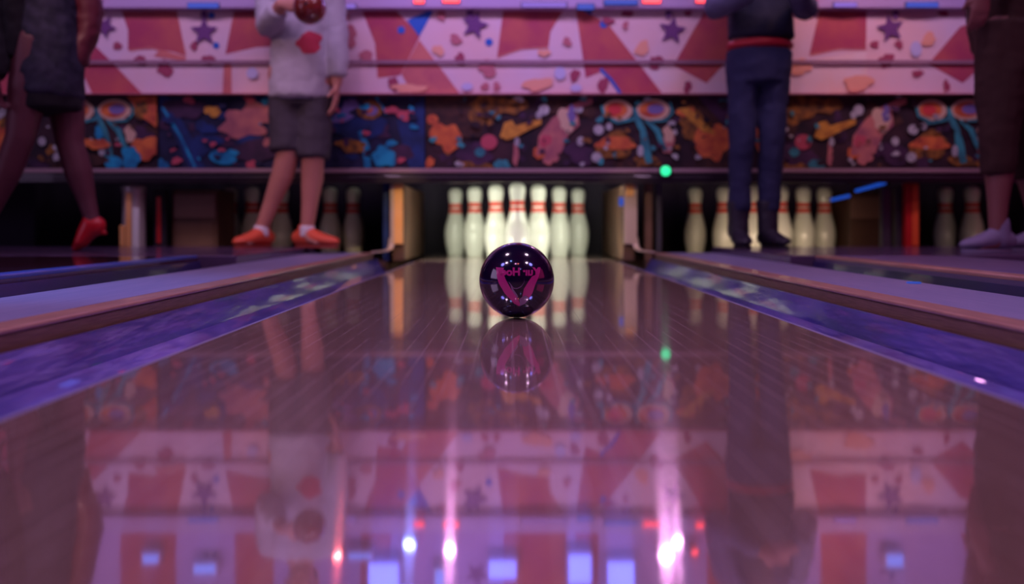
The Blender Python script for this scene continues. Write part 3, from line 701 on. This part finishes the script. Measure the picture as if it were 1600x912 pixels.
wall_glow(-5.198, -.8, 1.6, .5, 2.6, 'e_lilac_glow', 'pale lilac glowing panel on the left wall, added for its reflection in the ball')
wall_glow(5.198, -.4, 2.2, .5, 2.4, 'e_magenta', 'dark magenta glowing panel on the right wall, added for its reflection in the ball')

# ------------------------------------------------------------------ people
def hand(mb, w, d, palm_n, side, mat, curl=.5, size=1.):
    """palm at wrist w, fingers along d, thumb towards side; palm_n = the way the fingers curl"""
    w, d, n, sd = Vector(w), Vector(d).normalized(), Vector(palm_n).normalized(), Vector(side).normalized()
    k = size
    c1 = w+d*.045*k; c2 = w+d*.085*k
    mb.tube([(*w, .024*k, .018*k), (*c1, .036*k, .015*k), (*c2, .037*k, .013*k)], mat, sd, 12)
    for i, (o, ln) in enumerate(((.029, .070), (.010, .078), (-.010, .073), (-.028, .058))):
        p = c2+sd*o*k; pts = [(*(p-d*.02*k), .0095*k, .0095*k), (*p, .0095*k, .0095*k)]; dd = d.copy()
        for j, f in enumerate((.45, .32, .23)):
            a = curl*(.6+.35*j); dd = (dd*math.cos(a)+n*math.sin(a)).normalized(); p = p+dd*ln*f*k
            pts.append((*p, (.009-.0012*j)*k, (.009-.0012*j)*k))
        mb.tube(pts, mat, sd, 8)
    p = w+d*.03*k+sd*.028*k; q1 = p+(sd*.7+d*.6+n*.3).normalized()*.034*k; q2 = q1+(sd*.25+d*.8+n*.5).normalized()*.028*k
    mb.tube([(*(p-sd*.012*k), .012*k, .012*k), (*q1, .0105*k, .0105*k), (*q2, .008*k, .008*k)], mat, d, 8)

def head(mb, c, fwd, mat, k=1.):
    """c = head centre (skull), fwd = facing direction (horizontal)"""
    c = Vector(c); f = Vector(fwd).normalized(); s = Vector((-f.y, f.x, 0)); u = Vector((0, 0, 1))
    P = lambda a, b_, h: c+f*a*k+s*b_*k+u*h*k
    def el(p, ra, rb, rc):
        bm = bmesh.new(); bmesh.ops.create_uvsphere(bm, u_segments=20, v_segments=14, radius=1)
        for v in bm.verts: v.co = p+f*v.co.x*ra*k+s*v.co.y*rb*k+u*v.co.z*rc*k
        mb.bm(bm, mat)
    el(P(-.01, 0, .025), .097, .076, .092); el(P(.018, 0, -.045), .072, .060, .075); el(P(.055, 0, -.092), .028, .030, .022)
    el(P(.083, 0, -.012), .016, .012, .024); el(P(.094, 0, -.026), .014, .015, .011)
    el(P(.068, 0, -.062), .022, .028, .014)
    for q in (-1, 1): el(P(-.008, q*.076, -.01), .018, .009, .032); el(P(.06, q*.036, -.02), .022, .024, .022)
    el(P(.070, 0, .022), .018, .045, .012)
    return P, f, s
def face_bits(person, P, f, s, k=1.):
    for q in (-1, 1):
        b = MB(); p = P(.0775, q*.032, .001); b.ball(p, .0095*k, .012*k, .0085*k, 'eye_white', 12, 8); e = b.build('eye', person, True)
        b = MB(); p = P(.0868, q*.032, .001); b.ball(p, .0052*k, .0052*k, .0052*k, 'iris', 10, 6); b.build('iris', e, True)
    b = MB(); a = [P(.084, -.022, -.062), P(.0935, 0, -.060), P(.084, .022, -.062)]; b.tube([(*a[0], .003, .004), (*a[1], .005, .006), (*a[2], .003, .004)], 'lip', (0, 0, 1), 8); b.build('mouth', person, True)
def hair(person, P, f, mat, k=1., long=0., beard=False):
    b = MB(); u = Vector((0, 0, 1)); s = Vector((-f.y, f.x, 0))
    def el(p, ra, rb, rc):
        bm = bmesh.new(); bmesh.ops.create_uvsphere(bm, u_segments=20, v_segments=14, radius=1)
        for v in bm.verts: v.co = p+f*v.co.x*ra*k+s*v.co.y*rb*k+u*v.co.z*rc*k
        b.bm(bm, mat)
    el(P(-.022, 0, .045), .098, .083, .085); el(P(-.05, 0, -.02), .062, .074, .075)
    if long:
        el(P(-.075, 0, -.10), .045, .075, .12)
        el(P(-.085, 0, -.10-long/2), .035, .075, long/2+.05)
    return b.organic('hair', person, .008, 3, .004)

def limb(*p): return list(p)
def lerp_pts(pts, m=3):
    out = []
    for a, c in zip(pts, pts[1:]):
        for j in range(m):
            t = j/m; out.append(tuple(a[i]+(c[i]-a[i])*t for i in range(5)))
    out.append(tuple(pts[-1])); return out
def shoe(person, ankle, toe_dir, mat, sole_mat, ln=.24, z0=0., h=.07, name='shoe', pitch=0.):
    """ankle (x,y) above which the shoe sits; toe_dir horizontal; pitch lifts the heel"""
    d = Vector((toe_dir[0], toe_dir[1], 0)).normalized(); s = Vector((-d.y, d.x, 0)); a = Vector((ankle[0], ankle[1], z0))
    toe = a+d*ln*.72
    def W(t, up):           # t along the shoe from heel (-.28) to toe (.72)
        p = a+d*ln*t+Vector((0, 0, up))
        if pitch:
            r = p-toe; rot = Matrix.Rotation(pitch, 4, s); p = toe+rot @ r
        return p
    b = MB()
    pts = [(-.24, .040, .030, .036), (-.12, .048, .035, .044), (.05, .050, .036, .046), (.25, .040, .042, .034), (.45, .032, .046, .026), (.62, .027, .040, .021), (.70, .024, .026, .016)]
    b.tube([(*W(t, c+.008), w, hh) for t, c, w, hh in pts], mat, s, 14)
    b.tube([(*W(-.06, .05), .038, .042), (*W(-.05, h+.02), .036, .040)], mat, s, 14)
    o = b.organic(name, person, .007, 4)
    q = MB(); k = 22; ring = []
    for i in range(k):
        an = 2*PI*i/k; t = .22+.52*math.cos(an); w = .046*(.8+.25*math.cos(an-.4))*math.sin(an)
        ring.append((t, w))
    vs = []
    for up in (.001, .014):
        for t, w in ring: vs.append(W(t, up)+s*w)
    fs = [tuple(reversed(range(k))), tuple(range(k, 2*k))]+[(i, (i+1) % k, k+(i+1) % k, k+i) for i in range(k)]
    q.add(vs, fs, sole_mat); q.build('sole', o, False)
    return o, W

class Person:
    def __init__(s, px0, D):
        s.D = D; s.k = D/F; s.g = 350+F*(CH-WZ)/D; s.x0 = px0
    def p(s, px, py, y=0.): return ((px-s.x0)*s.k, y, (s.g-py)*s.k)
    def t(s, px, py, rx, ry=None, y=0.):
        return (*s.p(px, py, y), rx, rx if ry is None else ry)
    def place(s, o): o.location = (sx(s.x0, s.D), s.D, WZ+.0005)

# --- man in pale sweatshirt and dark shorts
A = Person(468, 4.38); t = A.t
b = MB()
torso = [t(470, 118, .135, .10), t(469, 90, .14, .10), t(468, 55, .128, .095), t(468, 15, .145, .105), t(469, -18, .15, .10), t(470, -38, .085, .075)]
b.tube(lerp_pts(torso), 'skin_a', (1, 0, 0), 20)
legL = [t(446, 115, .085, .09), t(450, 180, .076), t(453, 236, .056, y=-.03), t(442, 275, .055, .058, y=-.01), t(424, 318, .041, y=.0), t(409, 356, .033, y=.0)]
legR = [t(492, 115, .085, .09), t(492, 180, .076), t(491, 240, .056, y=-.03), t(488, 280, .055, .058, y=0), t(484, 318, .041), t(480, 356, .033, y=0)]
for l in (legL, legR): b.tube(lerp_pts(l), 'skin_a')
b.tube([t(407, 358, .034, y=0), t(402, 374, .027, .022, y=-.05), t(397, 379, .024, .014, y=-.13)], 'skin_a', (1, 0, 0)); b.tube([t(480, 358, .034), t(487, 374, .027, .022, y=-.03), t(502, 379, .024, .014, y=-.06)], 'skin_a', (0, 1, 0))
armA = [t(424, -22, .055, y=0), t(420, 10, .047, y=-.02), t(424, 45, .043, y=-.07), t(441, 40, .04, y=-.16), t(458, 26, .03, y=-.23)]
armB = [t(514, -22, .055), t(521, 20, .047), t(526, 58, .043), t(529, 95, .039, y=-.02), t(528, 130, .028, y=-.03)]
for a in (armA, armB): b.tube(lerp_pts(a), 'skin_a')
hand(b, A.p(460, 25, -.24), (1, -.25, -.15), (0, 1, .1), (0, .1, 1), 'skin_a', .35)
hand(b, A.p(528, 132, -.03), (-.05, -.05, -1), (-1, 0, 0), (0, -1, 0), 'skin_a', .3)
b.tube([t(470, -36, .058), t(472, -66, .055, y=-.01)], 'skin_a')
P_, f_, s_ = head(b, A.p(473, -88, -.02), (.1, -1, 0), 'skin_a')
man = b.organic('person', None, .0065, 3); A.place(man)
tag(man, 'person in pale grey sweatshirt with red print, dark shorts and orange shoes, ball at chest', 'person', 'people standing by the lanes')
face_bits(man, P_, f_, s_); hair(man, P_, f_, 'hair_brown')
def yoke(c, a, b_, mat, r=.06):
    p, q = Vector(a[0][:3]), Vector(b_[0][:3]); m = (p+q)/2+Vector((0, 0, .02))
    c.tube([(*p, a[0][3]+.014, a[0][3]+.014), (*m, r+.03, r+.02), (*q, b_[0][3]+.014, b_[0][3]+.014)], mat, (0, 1, 0), 16)
infl = lambda pts, d, e=None: [(p[0], p[1], p[2], p[3]+d, p[4]+(d if e is None else e)) for p in pts]
c = MB()
c.tube(infl(lerp_pts([t(469, 153, .147, .128), t(469, 120, .147, .122), t(468, 90, .136, .108), t(468, 55, .132, .10), t(468, 15, .148, .108), t(469, -18, .15, .10), t(470, -34, .09, .08)]), .007), 'sweat', (1, 0, 0), 22, ck=.2)
c.tube(infl(lerp_pts(armA[:4]+[t(452, 31, .034, y=-.205)]), .016), 'sweat', ck=.2); c.tube(infl(lerp_pts(armB[:4]+[t(528.5, 120, .032, y=-.03)]), .016), 'sweat', ck=.2)
yoke(c, armA, armB, 'sweat')
sw = c.organic('sweatshirt', man, .009, 3, .007)
q = MB()
pr = blob(490, 73, 18, 16, 5, 40, .25)
bm = bmesh.new(); bm.faces.new([bm.verts.new((*A.p(x, y, -.1).__getitem__(slice(0, 1)), -.30, A.p(x, y)[2])) for x, y in pr]); bm.normal_update(); bmesh.ops.triangulate(bm, faces=bm.faces[:])
for _ in range(3): bmesh.ops.subdivide_edges(bm, edges=[e for e in bm.edges if e.calc_length() > .01], cuts=1); bmesh.ops.triangulate(bm, faces=[f for f in bm.faces if len(f.verts) > 3])
dgx = sw.data
from mathutils.bvhtree import BVHTree
bv = BVHTree.FromPolygons([v.co.copy() for v in dgx.vertices], [tuple(p.vertices) for p in dgx.polygons])
for v in bm.verts:
    h = bv.ray_cast(v.co, Vector((0, 1, 0)))
    v.co.y = (h[0].y if h[0] else -.12)-.0015
q.bm(bm, 'print_red'); q.build('chest_print', sw, True)
c = MB()
c.tube(infl(lerp_pts([t(469, 138, .134, .105), t(469, 150, .134, .10), t(469, 165, .125, .095)]), .006), 'shorts', (1, 0, 0), 20, ck=.2)
c.tube(infl(lerp_pts([t(447, 146, .074, .086), t(449, 190, .080, .085), t(450, 236, .078, .082, y=-.015)]), .010), 'shorts', ck=.2); c.tube(infl(lerp_pts([t(491, 146, .074, .086), t(491, 190, .076, .085), t(490, 246, .074, .08, y=-.015)]), .010), 'shorts', ck=.2)
c.organic('shorts', man, .009, 2, .006)
for an, dr in (((408, 0), (-.45, -1)), ((480, 0), (.9, -.45))):
    ax = A.p(an[0], 0)[0]
    q = MB(); q.tube([(ax, .0, .055, .040, .042), (ax, .0, .105, .038, .040)], 'sock', ck=.2); q.organic('sock', man, .008, 2)
    shoe(man, (ax, 0), dr, 'shoe_orange', 'sole_red', .25)
# ball in his hand
hb = Vector((sx(486, A.D-.24), A.D-.27, sz(13, A.D-.26)))
q = MB(); M['ball_maroon'] = pmat('ball_maroon', (.16, .02, .03, 1), .15, coat=.7, var=(.22, .03, .02, 1), vscale=6)
q.ball((0, 0, 0), .076, .076, .076, 'ball_maroon', 48, 32)
o = tag(q.build('bowling_ball', None, True, hb), 'dark maroon ball held at the chest of the person in shorts', 'bowling ball', 'bowling balls')
for dx_, dz_ in ((-.012, .03), (.012, .03), (0, .0)):
    q = MB(); n_ = Vector((dx_, -math.sqrt(.076**2-dx_**2-dz_**2), dz_)); q.lathe([(.001, -.0765), (.008, -.0763)], 'pit_black', axis='y', seg=14, cap=False)
    h_ = q.build('finger_hole', o); h_.rotation_euler = Vector((0, -1, 0)).rotation_difference(n_).to_euler(); h_.scale = (1, 1.004, 1)

# --- person in navy vest and jeans
A = Person(1182, 4.3); t = A.t
b = MB()
b.tube(lerp_pts([t(1186, 112, .14, .10), t(1186, 80, .14, .10), t(1187, 30, .13, .095), t(1187, -25, .155, .105), t(1188, -62, .16, .10), t(1188, -85, .08, .075)]), 'skin_b', (1, 0, 0), 20)
legL = [t(1163, 105, .07, .08), t(1160, 165, .056), t(1158, 222, .046, y=-.015), t(1156, 270, .038, y=.0), t(1155, 320, .032), t(1154, 356, .030)]
legR = [t(1208, 105, .07, .08), t(1207, 165, .056), t(1205, 222, .046, y=-.015), t(1203, 270, .038), t(1201, 320, .032), t(1200, 356, .030)]
for l in (legL, legR): b.tube(lerp_pts(l), 'skin_b')
b.tube([t(1154, 358, .034), t(1155, 374, .027, .022, y=-.04), t(1156, 379, .024, .014, y=-.12)], 'skin_b'); b.tube([t(1200, 358, .034), t(1202, 374, .027, .022, y=-.04), t(1203, 379, .024, .014, y=-.12)], 'skin_b')
armA = [t(1137, -66, .055), t(1122, -20, .048, y=-.02), t(1114, 18, .043, y=-.06), t(1136, 12, .04, y=-.16), t(1158, 0, .029, y=-.25)]
armB = [t(1239, -66, .055), t(1249, -20, .048, y=-.02), t(1252, 20, .043, y=-.06), t(1236, 16, .04, y=-.16), t(1219, 4, .029, y=-.25)]
for a in (armA, armB): b.tube(lerp_pts(a), 'skin_b')
hand(b, A.p(1160, -1, -.26), (1, -.1, .25), (.2, 1, 0), (0, -.2, 1), 'skin_b', .45); hand(b, A.p(1217, 3, -.26), (-1, -.1, .12), (-.2, 1, 0), (0, -.2, 1), 'skin_b', .45)
b.tube([t(1188, -84, .058), t(1188, -118, .055, y=-.01)], 'skin_b')
P_, f_, s_ = head(b, A.p(1188, -146, -.02), (0, -1, 0), 'skin_b')
vp = b.organic('person', None, .0065, 3); A.place(vp)
tag(vp, 'person in dark navy vest with grey-blue sleeves, blue jeans and dark boots', 'person', 'people standing by the lanes')
face_bits(vp, P_, f_, s_); hair(vp, P_, f_, 'hair_dark')
c = MB(); c.tube(infl(lerp_pts([t(1188, 60, .148, .11), t(1188, 40, .145, .11), t(1187, 10, .138, .105), t(1187, -25, .155, .11), t(1188, -60, .155, .10), t(1188, -80, .09, .08)]), .012), 'vest', (1, 0, 0), 22, ck=.2)
c.tube([(*A.p(1150, -68), .060, .060), (*A.p(1188, -74), .07, .075), (*A.p(1228, -68), .060, .060)], 'vest', (0, 1, 0), 16)
c.organic('vest', vp, .009, 3, .006)
for a, we in ((armA, t(1154, 3, .033, y=-.235)), (armB, t(1222, 7, .033, y=-.235))):
    c = MB(); c.tube(infl(lerp_pts(a[:4]+[we]), .016), 'sleeve'); c.ball(a[0][:3], a[0][3]+.017, a[0][3]+.017, a[0][3]+.017, 'sleeve'); c.organic('sleeve', vp, .009, 3, .007)
c = MB(); c.tube(infl(lerp_pts([t(1187, 69, .147, .105), t(1187, 76, .147, .105)]), .013), 'belt_red', (1, 0, 0), 24, ck=.2); 
c.organic('red_hem', vp, .008, 2)
c = MB(); c.tube(infl(lerp_pts([t(1186, 82, .142, .105), t(1186, 110, .142, .105), t(1186, 130, .12, .10)]), .016), 'jeans', (1, 0, 0), 20, ck=.2)
c.tube(infl(lerp_pts([t(1163, 112, .070, .08), t(1160, 165, .056), t(1158, 222, .046, y=-.015), t(1156, 270, .040), t(1155, 330, .036)]), .016), 'jeans', ck=.2); c.tube(infl(lerp_pts([t(1208, 112, .070, .08), t(1207, 165, .056), t(1205, 222, .046, y=-.015), t(1203, 270, .040), t(1202, 330, .036)]), .016), 'jeans', ck=.2)
c.organic('jeans', vp, .009, 3, .006)
for px, dr in ((1154, (-.1, -1)), (1200, (.15, -1))):
    ax = A.p(px, 0)[0]
    o, W = shoe(vp, (ax, 0), dr, 'boot', 'pit_black', .27, name='boot', h=.17)
    q = MB(); q.tube([(ax, .005, .06, .050, .054), (ax, .005, .14, .050, .052), (ax, .005, .225, .056, .056)], 'boot', ck=.2); q.organic('boot_shaft', o, .008, 3, .004)

# --- person in brown trousers at the right edge (turned to the left)
A = Person(1560, 3.72); t = A.t
b = MB()
b.tube(lerp_pts([t(1566, 68, .10, .15), t(1566, 30, .11, .155), t(1564, -30, .10, .14), t(1562, -90, .115, .16), t(1562, -135, .10, .17), t(1562, -160, .075, .09)]), 'skin_b', (1, 0, 0), 20)
leg1 = [t(1552, 60, .095, y=-.08), t(1548, 130, .088, y=-.09), t(1541, 212, .060, y=-.10), t(1543, 262, .058, y=-.09), t(1541, 318, .040, y=-.09), t(1540, 358, .033, y=-.09)]
leg2 = [t(1590, 60, .095, y=.08), t(1602, 130, .088, y=.08), t(1612, 212, .060, y=.08), t(1625, 262, .058, y=.08), t(1634, 318, .040, y=.08), t(1640, 358, .033, y=.08)]
for l in (leg1, leg2): b.tube(lerp_pts(l), 'skin_b')
b.tube([t(1540, 362, .034, y=-.09), t(1533, 381, .027, .022, y=-.10), t(1508, 386, .024, .014, y=-.11)], 'skin_b', (0, 1, 0)); b.tube([t(1640, 362, .034, y=.08), t(1633, 381, .027, .022, y=.08), t(1606, 386, .024, .014, y=.08)], 'skin_b', (0, 1, 0))
armA = [t(1556, -140, .055, y=-.19), t(1540, -95, .047, y=-.21), t(1524, -52, .043, y=-.21), t(1508, -18, .038, y=-.2), t(1498, 2, .028, y=-.2)]
armB = [t(1566, -140, .055, y=.19), t(1578, -95, .047, y=.21), t(1588, -52, .043, y=.21), t(1584, -10, .038, y=.18), t(1580, 25, .028, y=.17)]
for a in (armA, armB): b.tube(lerp_pts(a), 'skin_b')
hand(b, A.p(1497, 4, -.2), (-.15, 0, -1), (0, 1, 0), (-1, 0, 0), 'skin_b', .3); hand(b, A.p(1580, 27, .17), (-.1, 0, -1), (0, -1, 0), (-1, 0, 0), 'skin_b', .3)
b.tube([t(1562, -160, .058), t(1558, -192, .055)], 'skin_b')
P_, f_, s_ = head(b, A.p(1550, -222, 0), (-1, -.25, 0), 'skin_b')
tp = b.organic('person', None, .0065, 3); A.place(tp)
tag(tp, 'person in brown trousers and lavender shoes at the right edge of the photo', 'person', 'people standing by the lanes')
face_bits(tp, P_, f_, s_); hair(tp, P_, f_, 'hair_dark')
c = MB(); c.tube(infl(lerp_pts([t(1566, -2, .115, .16), t(1565, -30, .105, .15), t(1562, -90, .12, .165), t(1562, -135, .10, .17), t(1562, -155, .08, .095)]), .012), 'shirt_maroon', (1, 0, 0), 22, ck=.2)
for a in (armA, armB): c.tube(infl(lerp_pts(a[:4]), .016), 'shirt_maroon', ck=.2)
yoke(c, armA, armB, 'shirt_maroon')
c.organic('shirt', tp, .009, 3, .007)
c = MB(); c.tube(infl(lerp_pts([t(1566, 2, .11, .155), t(1566, 40, .11, .155), t(1568, 75, .10, .13)]), .014), 'trouser', (1, 0, 0), 20, ck=.2)
c.tube(infl(lerp_pts([t(1553, 50, .108, .10, y=-.08), t(1548, 120, .093, y=-.09), t(1543, 165, .078, y=-.095), t(1540, 212, .062, y=-.10), t(1541, 272, .055, y=-.09)]), .014), 'trouser', ck=.2)
c.tube(infl(lerp_pts([t(1590, 50, .105, .10, y=.08), t(1602, 120, .09, y=.08), t(1612, 212, .066, y=.08), t(1626, 272, .056, y=.08)]), .014), 'trouser', ck=.2)
c.organic('trousers', tp, .009, 3, .007)
for px, yy in ((1540, -.09), (1640, .08)):
    ax = A.p(px, 0)[0]; shoe(tp, (ax, yy), (-1, -.12), 'shoe_lav', 'shoe_lav', .21, h=.10)

# --- walking woman at the left edge
A = Person(72, 3.72); t = A.t
b = MB()
b.tube(lerp_pts([t(75, 78, .11, .11), t(74, 40, .115, .11), t(72, -20, .10, .09), t(70, -80, .115, .10), t(70, -112, .12, .09), t(70, -135, .07, .065)]), 'skin_dark', (1, 0, 0), 20)
legF = [t(66, 70, .085, y=-.05), t(60, 140, .08, y=-.07), t(50, 218, .056, y=-.09), t(30, 268, .054, y=-.08), t(6, 318, .038, y=-.07), t(-10, 350, .032, y=-.07)]
legB = [t(82, 70, .085, y=.05), t(92, 140, .08, y=.05), t(100, 222, .056, y=.05), t(112, 268, .056, y=.06), t(123, 312, .038, y=.07), t(130, 338, .032, y=.07)]
for l in (legF, legB): b.tube(lerp_pts(l), 'skin_dark')
b.tube([t(-12, 356, .034, y=-.07), t(-22, 378, .027, .022, y=-.075), t(-46, 386, .024, .013, y=-.08)], 'skin_dark', (0, 1, 0)); b.tube([t(131, 342, .034, y=.07), t(126, 364, .027, .022, y=.07), t(112, 386, .024, .013, y=.07)], 'skin_dark', (0, 1, 0))
armA = [t(36, -108, .05, y=-.03), t(22, -40, .043, y=-.06), t(14, 45, .039, y=-.08), t(20, 90, .035, y=-.12), t(27, 128, .025, y=-.16)]
armB = [t(104, -108, .05, y=.0), t(120, -50, .043, y=.03), t(131, 15, .039, y=.05), t(128, 50, .034, y=.04), t(120, 88, .025, y=.02)]
for a in (armA, armB): b.tube(lerp_pts(a), 'skin_dark')
hand(b, A.p(27, 130, -.16), (.15, -.1, -1), (1, 0, 0), (0, -1, 0), 'skin_dark', .4, .9); hand(b, A.p(119, 90, .02), (-.25, -.1, -1), (-1, 0, 0), (0, -1, 0), 'skin_dark', .4, .9)
b.tube([t(70, -132, .05), t(66, -165, .048)], 'skin_dark')
P_, f_, s_ = head(b, A.p(60, -192, 0), (-1, -.45, 0), 'skin_dark', .95)
wm = b.organic('person', None, .0065, 3); A.place(wm)
tag(wm, 'person with bare legs walking left in dark patterned dress and red high heels', 'person', 'people standing by the lanes')
face_bits(wm, P_, f_, s_, .95); hair(wm, P_, f_, 'hair_dark', .95, .22)
c = MB(); c.tube(infl(lerp_pts([t(73, 150, .13, .14), t(75, 110, .125, .13), t(74, 60, .118, .115), t(72, -20, .105, .095), t(70, -80, .118, .105), t(70, -110, .11, .09)]), .012), 'dress', (1, 0, 0), 22, ck=.2)
yoke(c, armA, armB, 'dress')
c.organic('dress', wm, .009, 3, .007)
c = MB(); c.tube(infl(lerp_pts([t(75, 172, .118, .13), t(74, 150, .122, .13)]), .012), 'black_knit', (1, 0, 0), 22, ck=.2); c.organic('underskirt', wm, .009, 3, .006)
c = MB(); c.tube(infl(lerp_pts(armA[:4]+[t(26, 120, .028, y=-.15)]), .018), 'black_knit'); c.organic('sleeve', wm, .009, 3, .008)
c = MB(); c.tube(infl(lerp_pts(armB), .016), 'maroon_leather'); c.organic('sleeve', wm, .009, 3, .008)
c = MB(); c.tube(infl(lerp_pts([t(45, 96, .05, .11, y=-.02), t(44, 30, .055, .115, y=-.02), t(44, -60, .055, .11, y=-.01), t(46, -105, .045, .09)]), .010), 'black_knit', (1, 0, 0), ck=.2); c.organic('open_jacket_front', wm, .009, 3, .008)
def heel_shoe(person, A, ank, toe, ball_, yy, mat, heel_to):
    c = MB(); a = A.p(ank[0], ank[1], yy); bb = A.p(ball_[0], ball_[1], yy); tt = A.p(toe[0], toe[1], yy)
    mid = tuple((a[i]+bb[i])/2 for i in range(3))
    c.tube([(a[0]+.02, yy, a[2]-.01, .038, .045), (*a, .042, .048), (*mid, .042, .038), (*bb, .044, .026), (*tt, .026, .016)], mat, (0, 1, 0), 14)
    o = c.organic('high_heel_shoe', person, .007, 3)
    h = A.p(heel_to[0], heel_to[1], yy)
    q = MB(); q.tube([(a[0]+.03, yy, a[2]-.03, .016, .02), (h[0], yy, h[2], .008, .009)], mat, (0, 1, 0), 10); q.build('heel', o, True)
heel_shoe(wm, A, (131, 350), (106, 388), (114, 380), .07, 'shoe_red', (152, 364))
heel_shoe(wm, A, (-12, 362), (-48, 389), (-32, 384), -.075, 'shoe_red', (6, 389))
# maroon shoulder bag hanging at her back
bag = empty('shoulder_bag', (sx(120, 4.02), 4.02, sz(112, 4.02)), 'dark maroon shoulder bag hanging behind the walking person', 'bag')
q = MB(); q.tube([(0, 0, .03, .055, .05), (.004, 0, .12, .062, .055), (.002, 0, .2, .055, .045), (-.006, 0, .26, .042, .03)], 'maroon_leather', (1, 0, 0), 18, ck=.2); q.organic('bag_body', bag, .008, 3, .005)
q = MB(); q.tube([(-.03, -.01, .26, .010, .004), (-.035, -.01, .42, .010, .004), (-.05, -.02, .62, .010, .004), (-.07, -.05, .70, .010, .004)], 'maroon_leather', (1, 0, 0), 8, ck=.2); q.build('strap', bag, True)
q = MB(); q.box(-.02, .02, -.062, -.052, .12, .16, 'maroon_leather', .003); q.build('clasp', bag)

# ------------------------------------------------------------------ light
def area(name, loc, aim, w, h, col, e, spread=180):
    l = bpy.data.lights.new(name, 'AREA'); l.shape = 'RECTANGLE'; l.size = w; l.size_y = h; l.color = col; l.energy = e; l.spread = math.radians(spread)
    o = bpy.data.objects.new(name, l); COL.objects.link(o); o.location = loc
    o.rotation_euler = (Vector(aim)-Vector(loc)).to_track_quat('-Z', 'Y').to_euler(); return o
def spotl(name, loc, aim, col, e, ang, blend=.6, r=.08):
    l = bpy.data.lights.new(name, 'SPOT'); l.color = col; l.energy = e; l.spot_size = math.radians(ang); l.spot_blend = blend; l.shadow_soft_size = r
    o = bpy.data.objects.new(name, l); COL.objects.link(o); o.location = loc
    o.rotation_euler = (Vector(aim)-Vector(loc)).to_track_quat('-Z', 'Y').to_euler(); return o
for lx, ly in ((-1.7, .3), (1.7, .3), (-1.1, 2.1), (1.2, 2.1)):
    area('ceiling_wash', (lx, ly, 3.1), (lx*.5, ly+.3, 0), .22, .22, (.82, .48, .82), 10, 120)
area('banner_wash', (0, 3.5, 2.2), (0, 4.6, 1.0), 6.0, .25, (.77, .50, .97), 18, 110)
spotl('banner_warm', (1.55, 3.5, 2.2), (1.55, 4.6, 1.0), (1, .44, .16), 24, 62, .9)
spotl('banner_blue', (-.3, 3.5, 2.3), (-.1, 4.6, 1.42), (.42, .30, 1), 30, 62, .9)
area('rack_light_left', (-.36, 4.69, .40), (-.10, 5.5, .12), .34, .05, (.95, 1.0, .80), 1.25, 170)
area('rack_light_right', (.42, 4.69, .40), (.16, 5.5, .12), .34, .05, (.95, 1.0, .80), 1.25, 170)
area('rack_low_fill_left', (-.34, 4.67, .06), (-.16, 5.6, .20), .30, .03, (.95, 1.0, .80), 1.1, 150)  # added low fill on the middle pins, no lamp stands here
area('rack_low_fill_right', (.40, 4.67, .06), (.22, 5.6, .20), .30, .03, (.95, 1.0, .80), 1.1, 150)
area('right_rack_low_fill', (1.40, 4.62, .09), (1.48, 5.5, .08), .8, .03, (1, .74, .52), .62, 80)  # added low fills for the side racks, bright pin bodies and dim tops
area('left_rack_low_fill', (-1.35, 4.62, .09), (-1.35, 5.5, .08), .9, .03, (1, .62, .58), .07, 80)
area('far_rack_low_fill', (2.7, 4.62, .09), (2.7, 5.5, .08), .5, .03, (1, .66, .55), .06, 80)
spotl('post_spot_left', (-.25, 3.3, .95), (-.60, 4.66, .24), (1, .70, .38), 42, 16, .6, .03)
spotl('post_spot_right', (.25, 3.3, .95), (.61, 4.66, .24), (1, .75, .5), 26, 16, .6, .03)
spotl('leg_spot', (-2.2, 2.6, 1.9), (-1.15, 4.4, .45), (1, .55, .52), 40, 34, .7, .1)
spotl('gutter_blue_left', (-1.6, .9, 1.9), (-.75, 1.4, 0), (.26, .22, 1), 26, 60, .8, .2)
spotl('gutter_blue_right', (1.6, .9, 1.9), (.75, 1.4, 0), (.26, .22, 1), 26, 60, .8, .2)
spotl('edge_blue', (-1.9, 1.6, 1.0), (-1.2, 2.0, .08), (.08, .32, 1), 45, 50, .8, .1)

w = bpy.data.worlds.new('w'); SC.world = w; w.use_nodes = True
w.node_tree.nodes['Background'].inputs[0].default_value = (.03, .015, .04, 1)

# ------------------------------------------------------------------ camera
cam = bpy.data.cameras.new('camera'); co = bpy.data.objects.new('camera', cam); COL.objects.link(co)
cam.sensor_width = 36; cam.lens = 36*F/1600
co.location = (0, 0, CH); co.rotation_euler = (PI/2, 0, 0)
cam.shift_y = -(456-350)/1600
cam.shift_x = -1/1600
cam.clip_start = .02
cam.dof.use_dof = True; cam.dof.focus_distance = 1.83; cam.dof.aperture_fstop = (cam.lens/1000)/.0165; cam.dof.aperture_blades = 0
cam.dof.aperture_fstop = (cam.lens)/16.5
SC.camera = co
vs_ = SC.view_settings
SC.display_settings.display_device = 'sRGB'
vs_.view_transform = 'Standard'; vs_.look = 'None'; vs_.exposure = 0.0; vs_.gamma = 1.0; vs_.use_curve_mapping = False
SC.cycles.use_denoising = True
SC.cycles.max_bounces = 8; SC.cycles.sample_clamp_indirect = 6
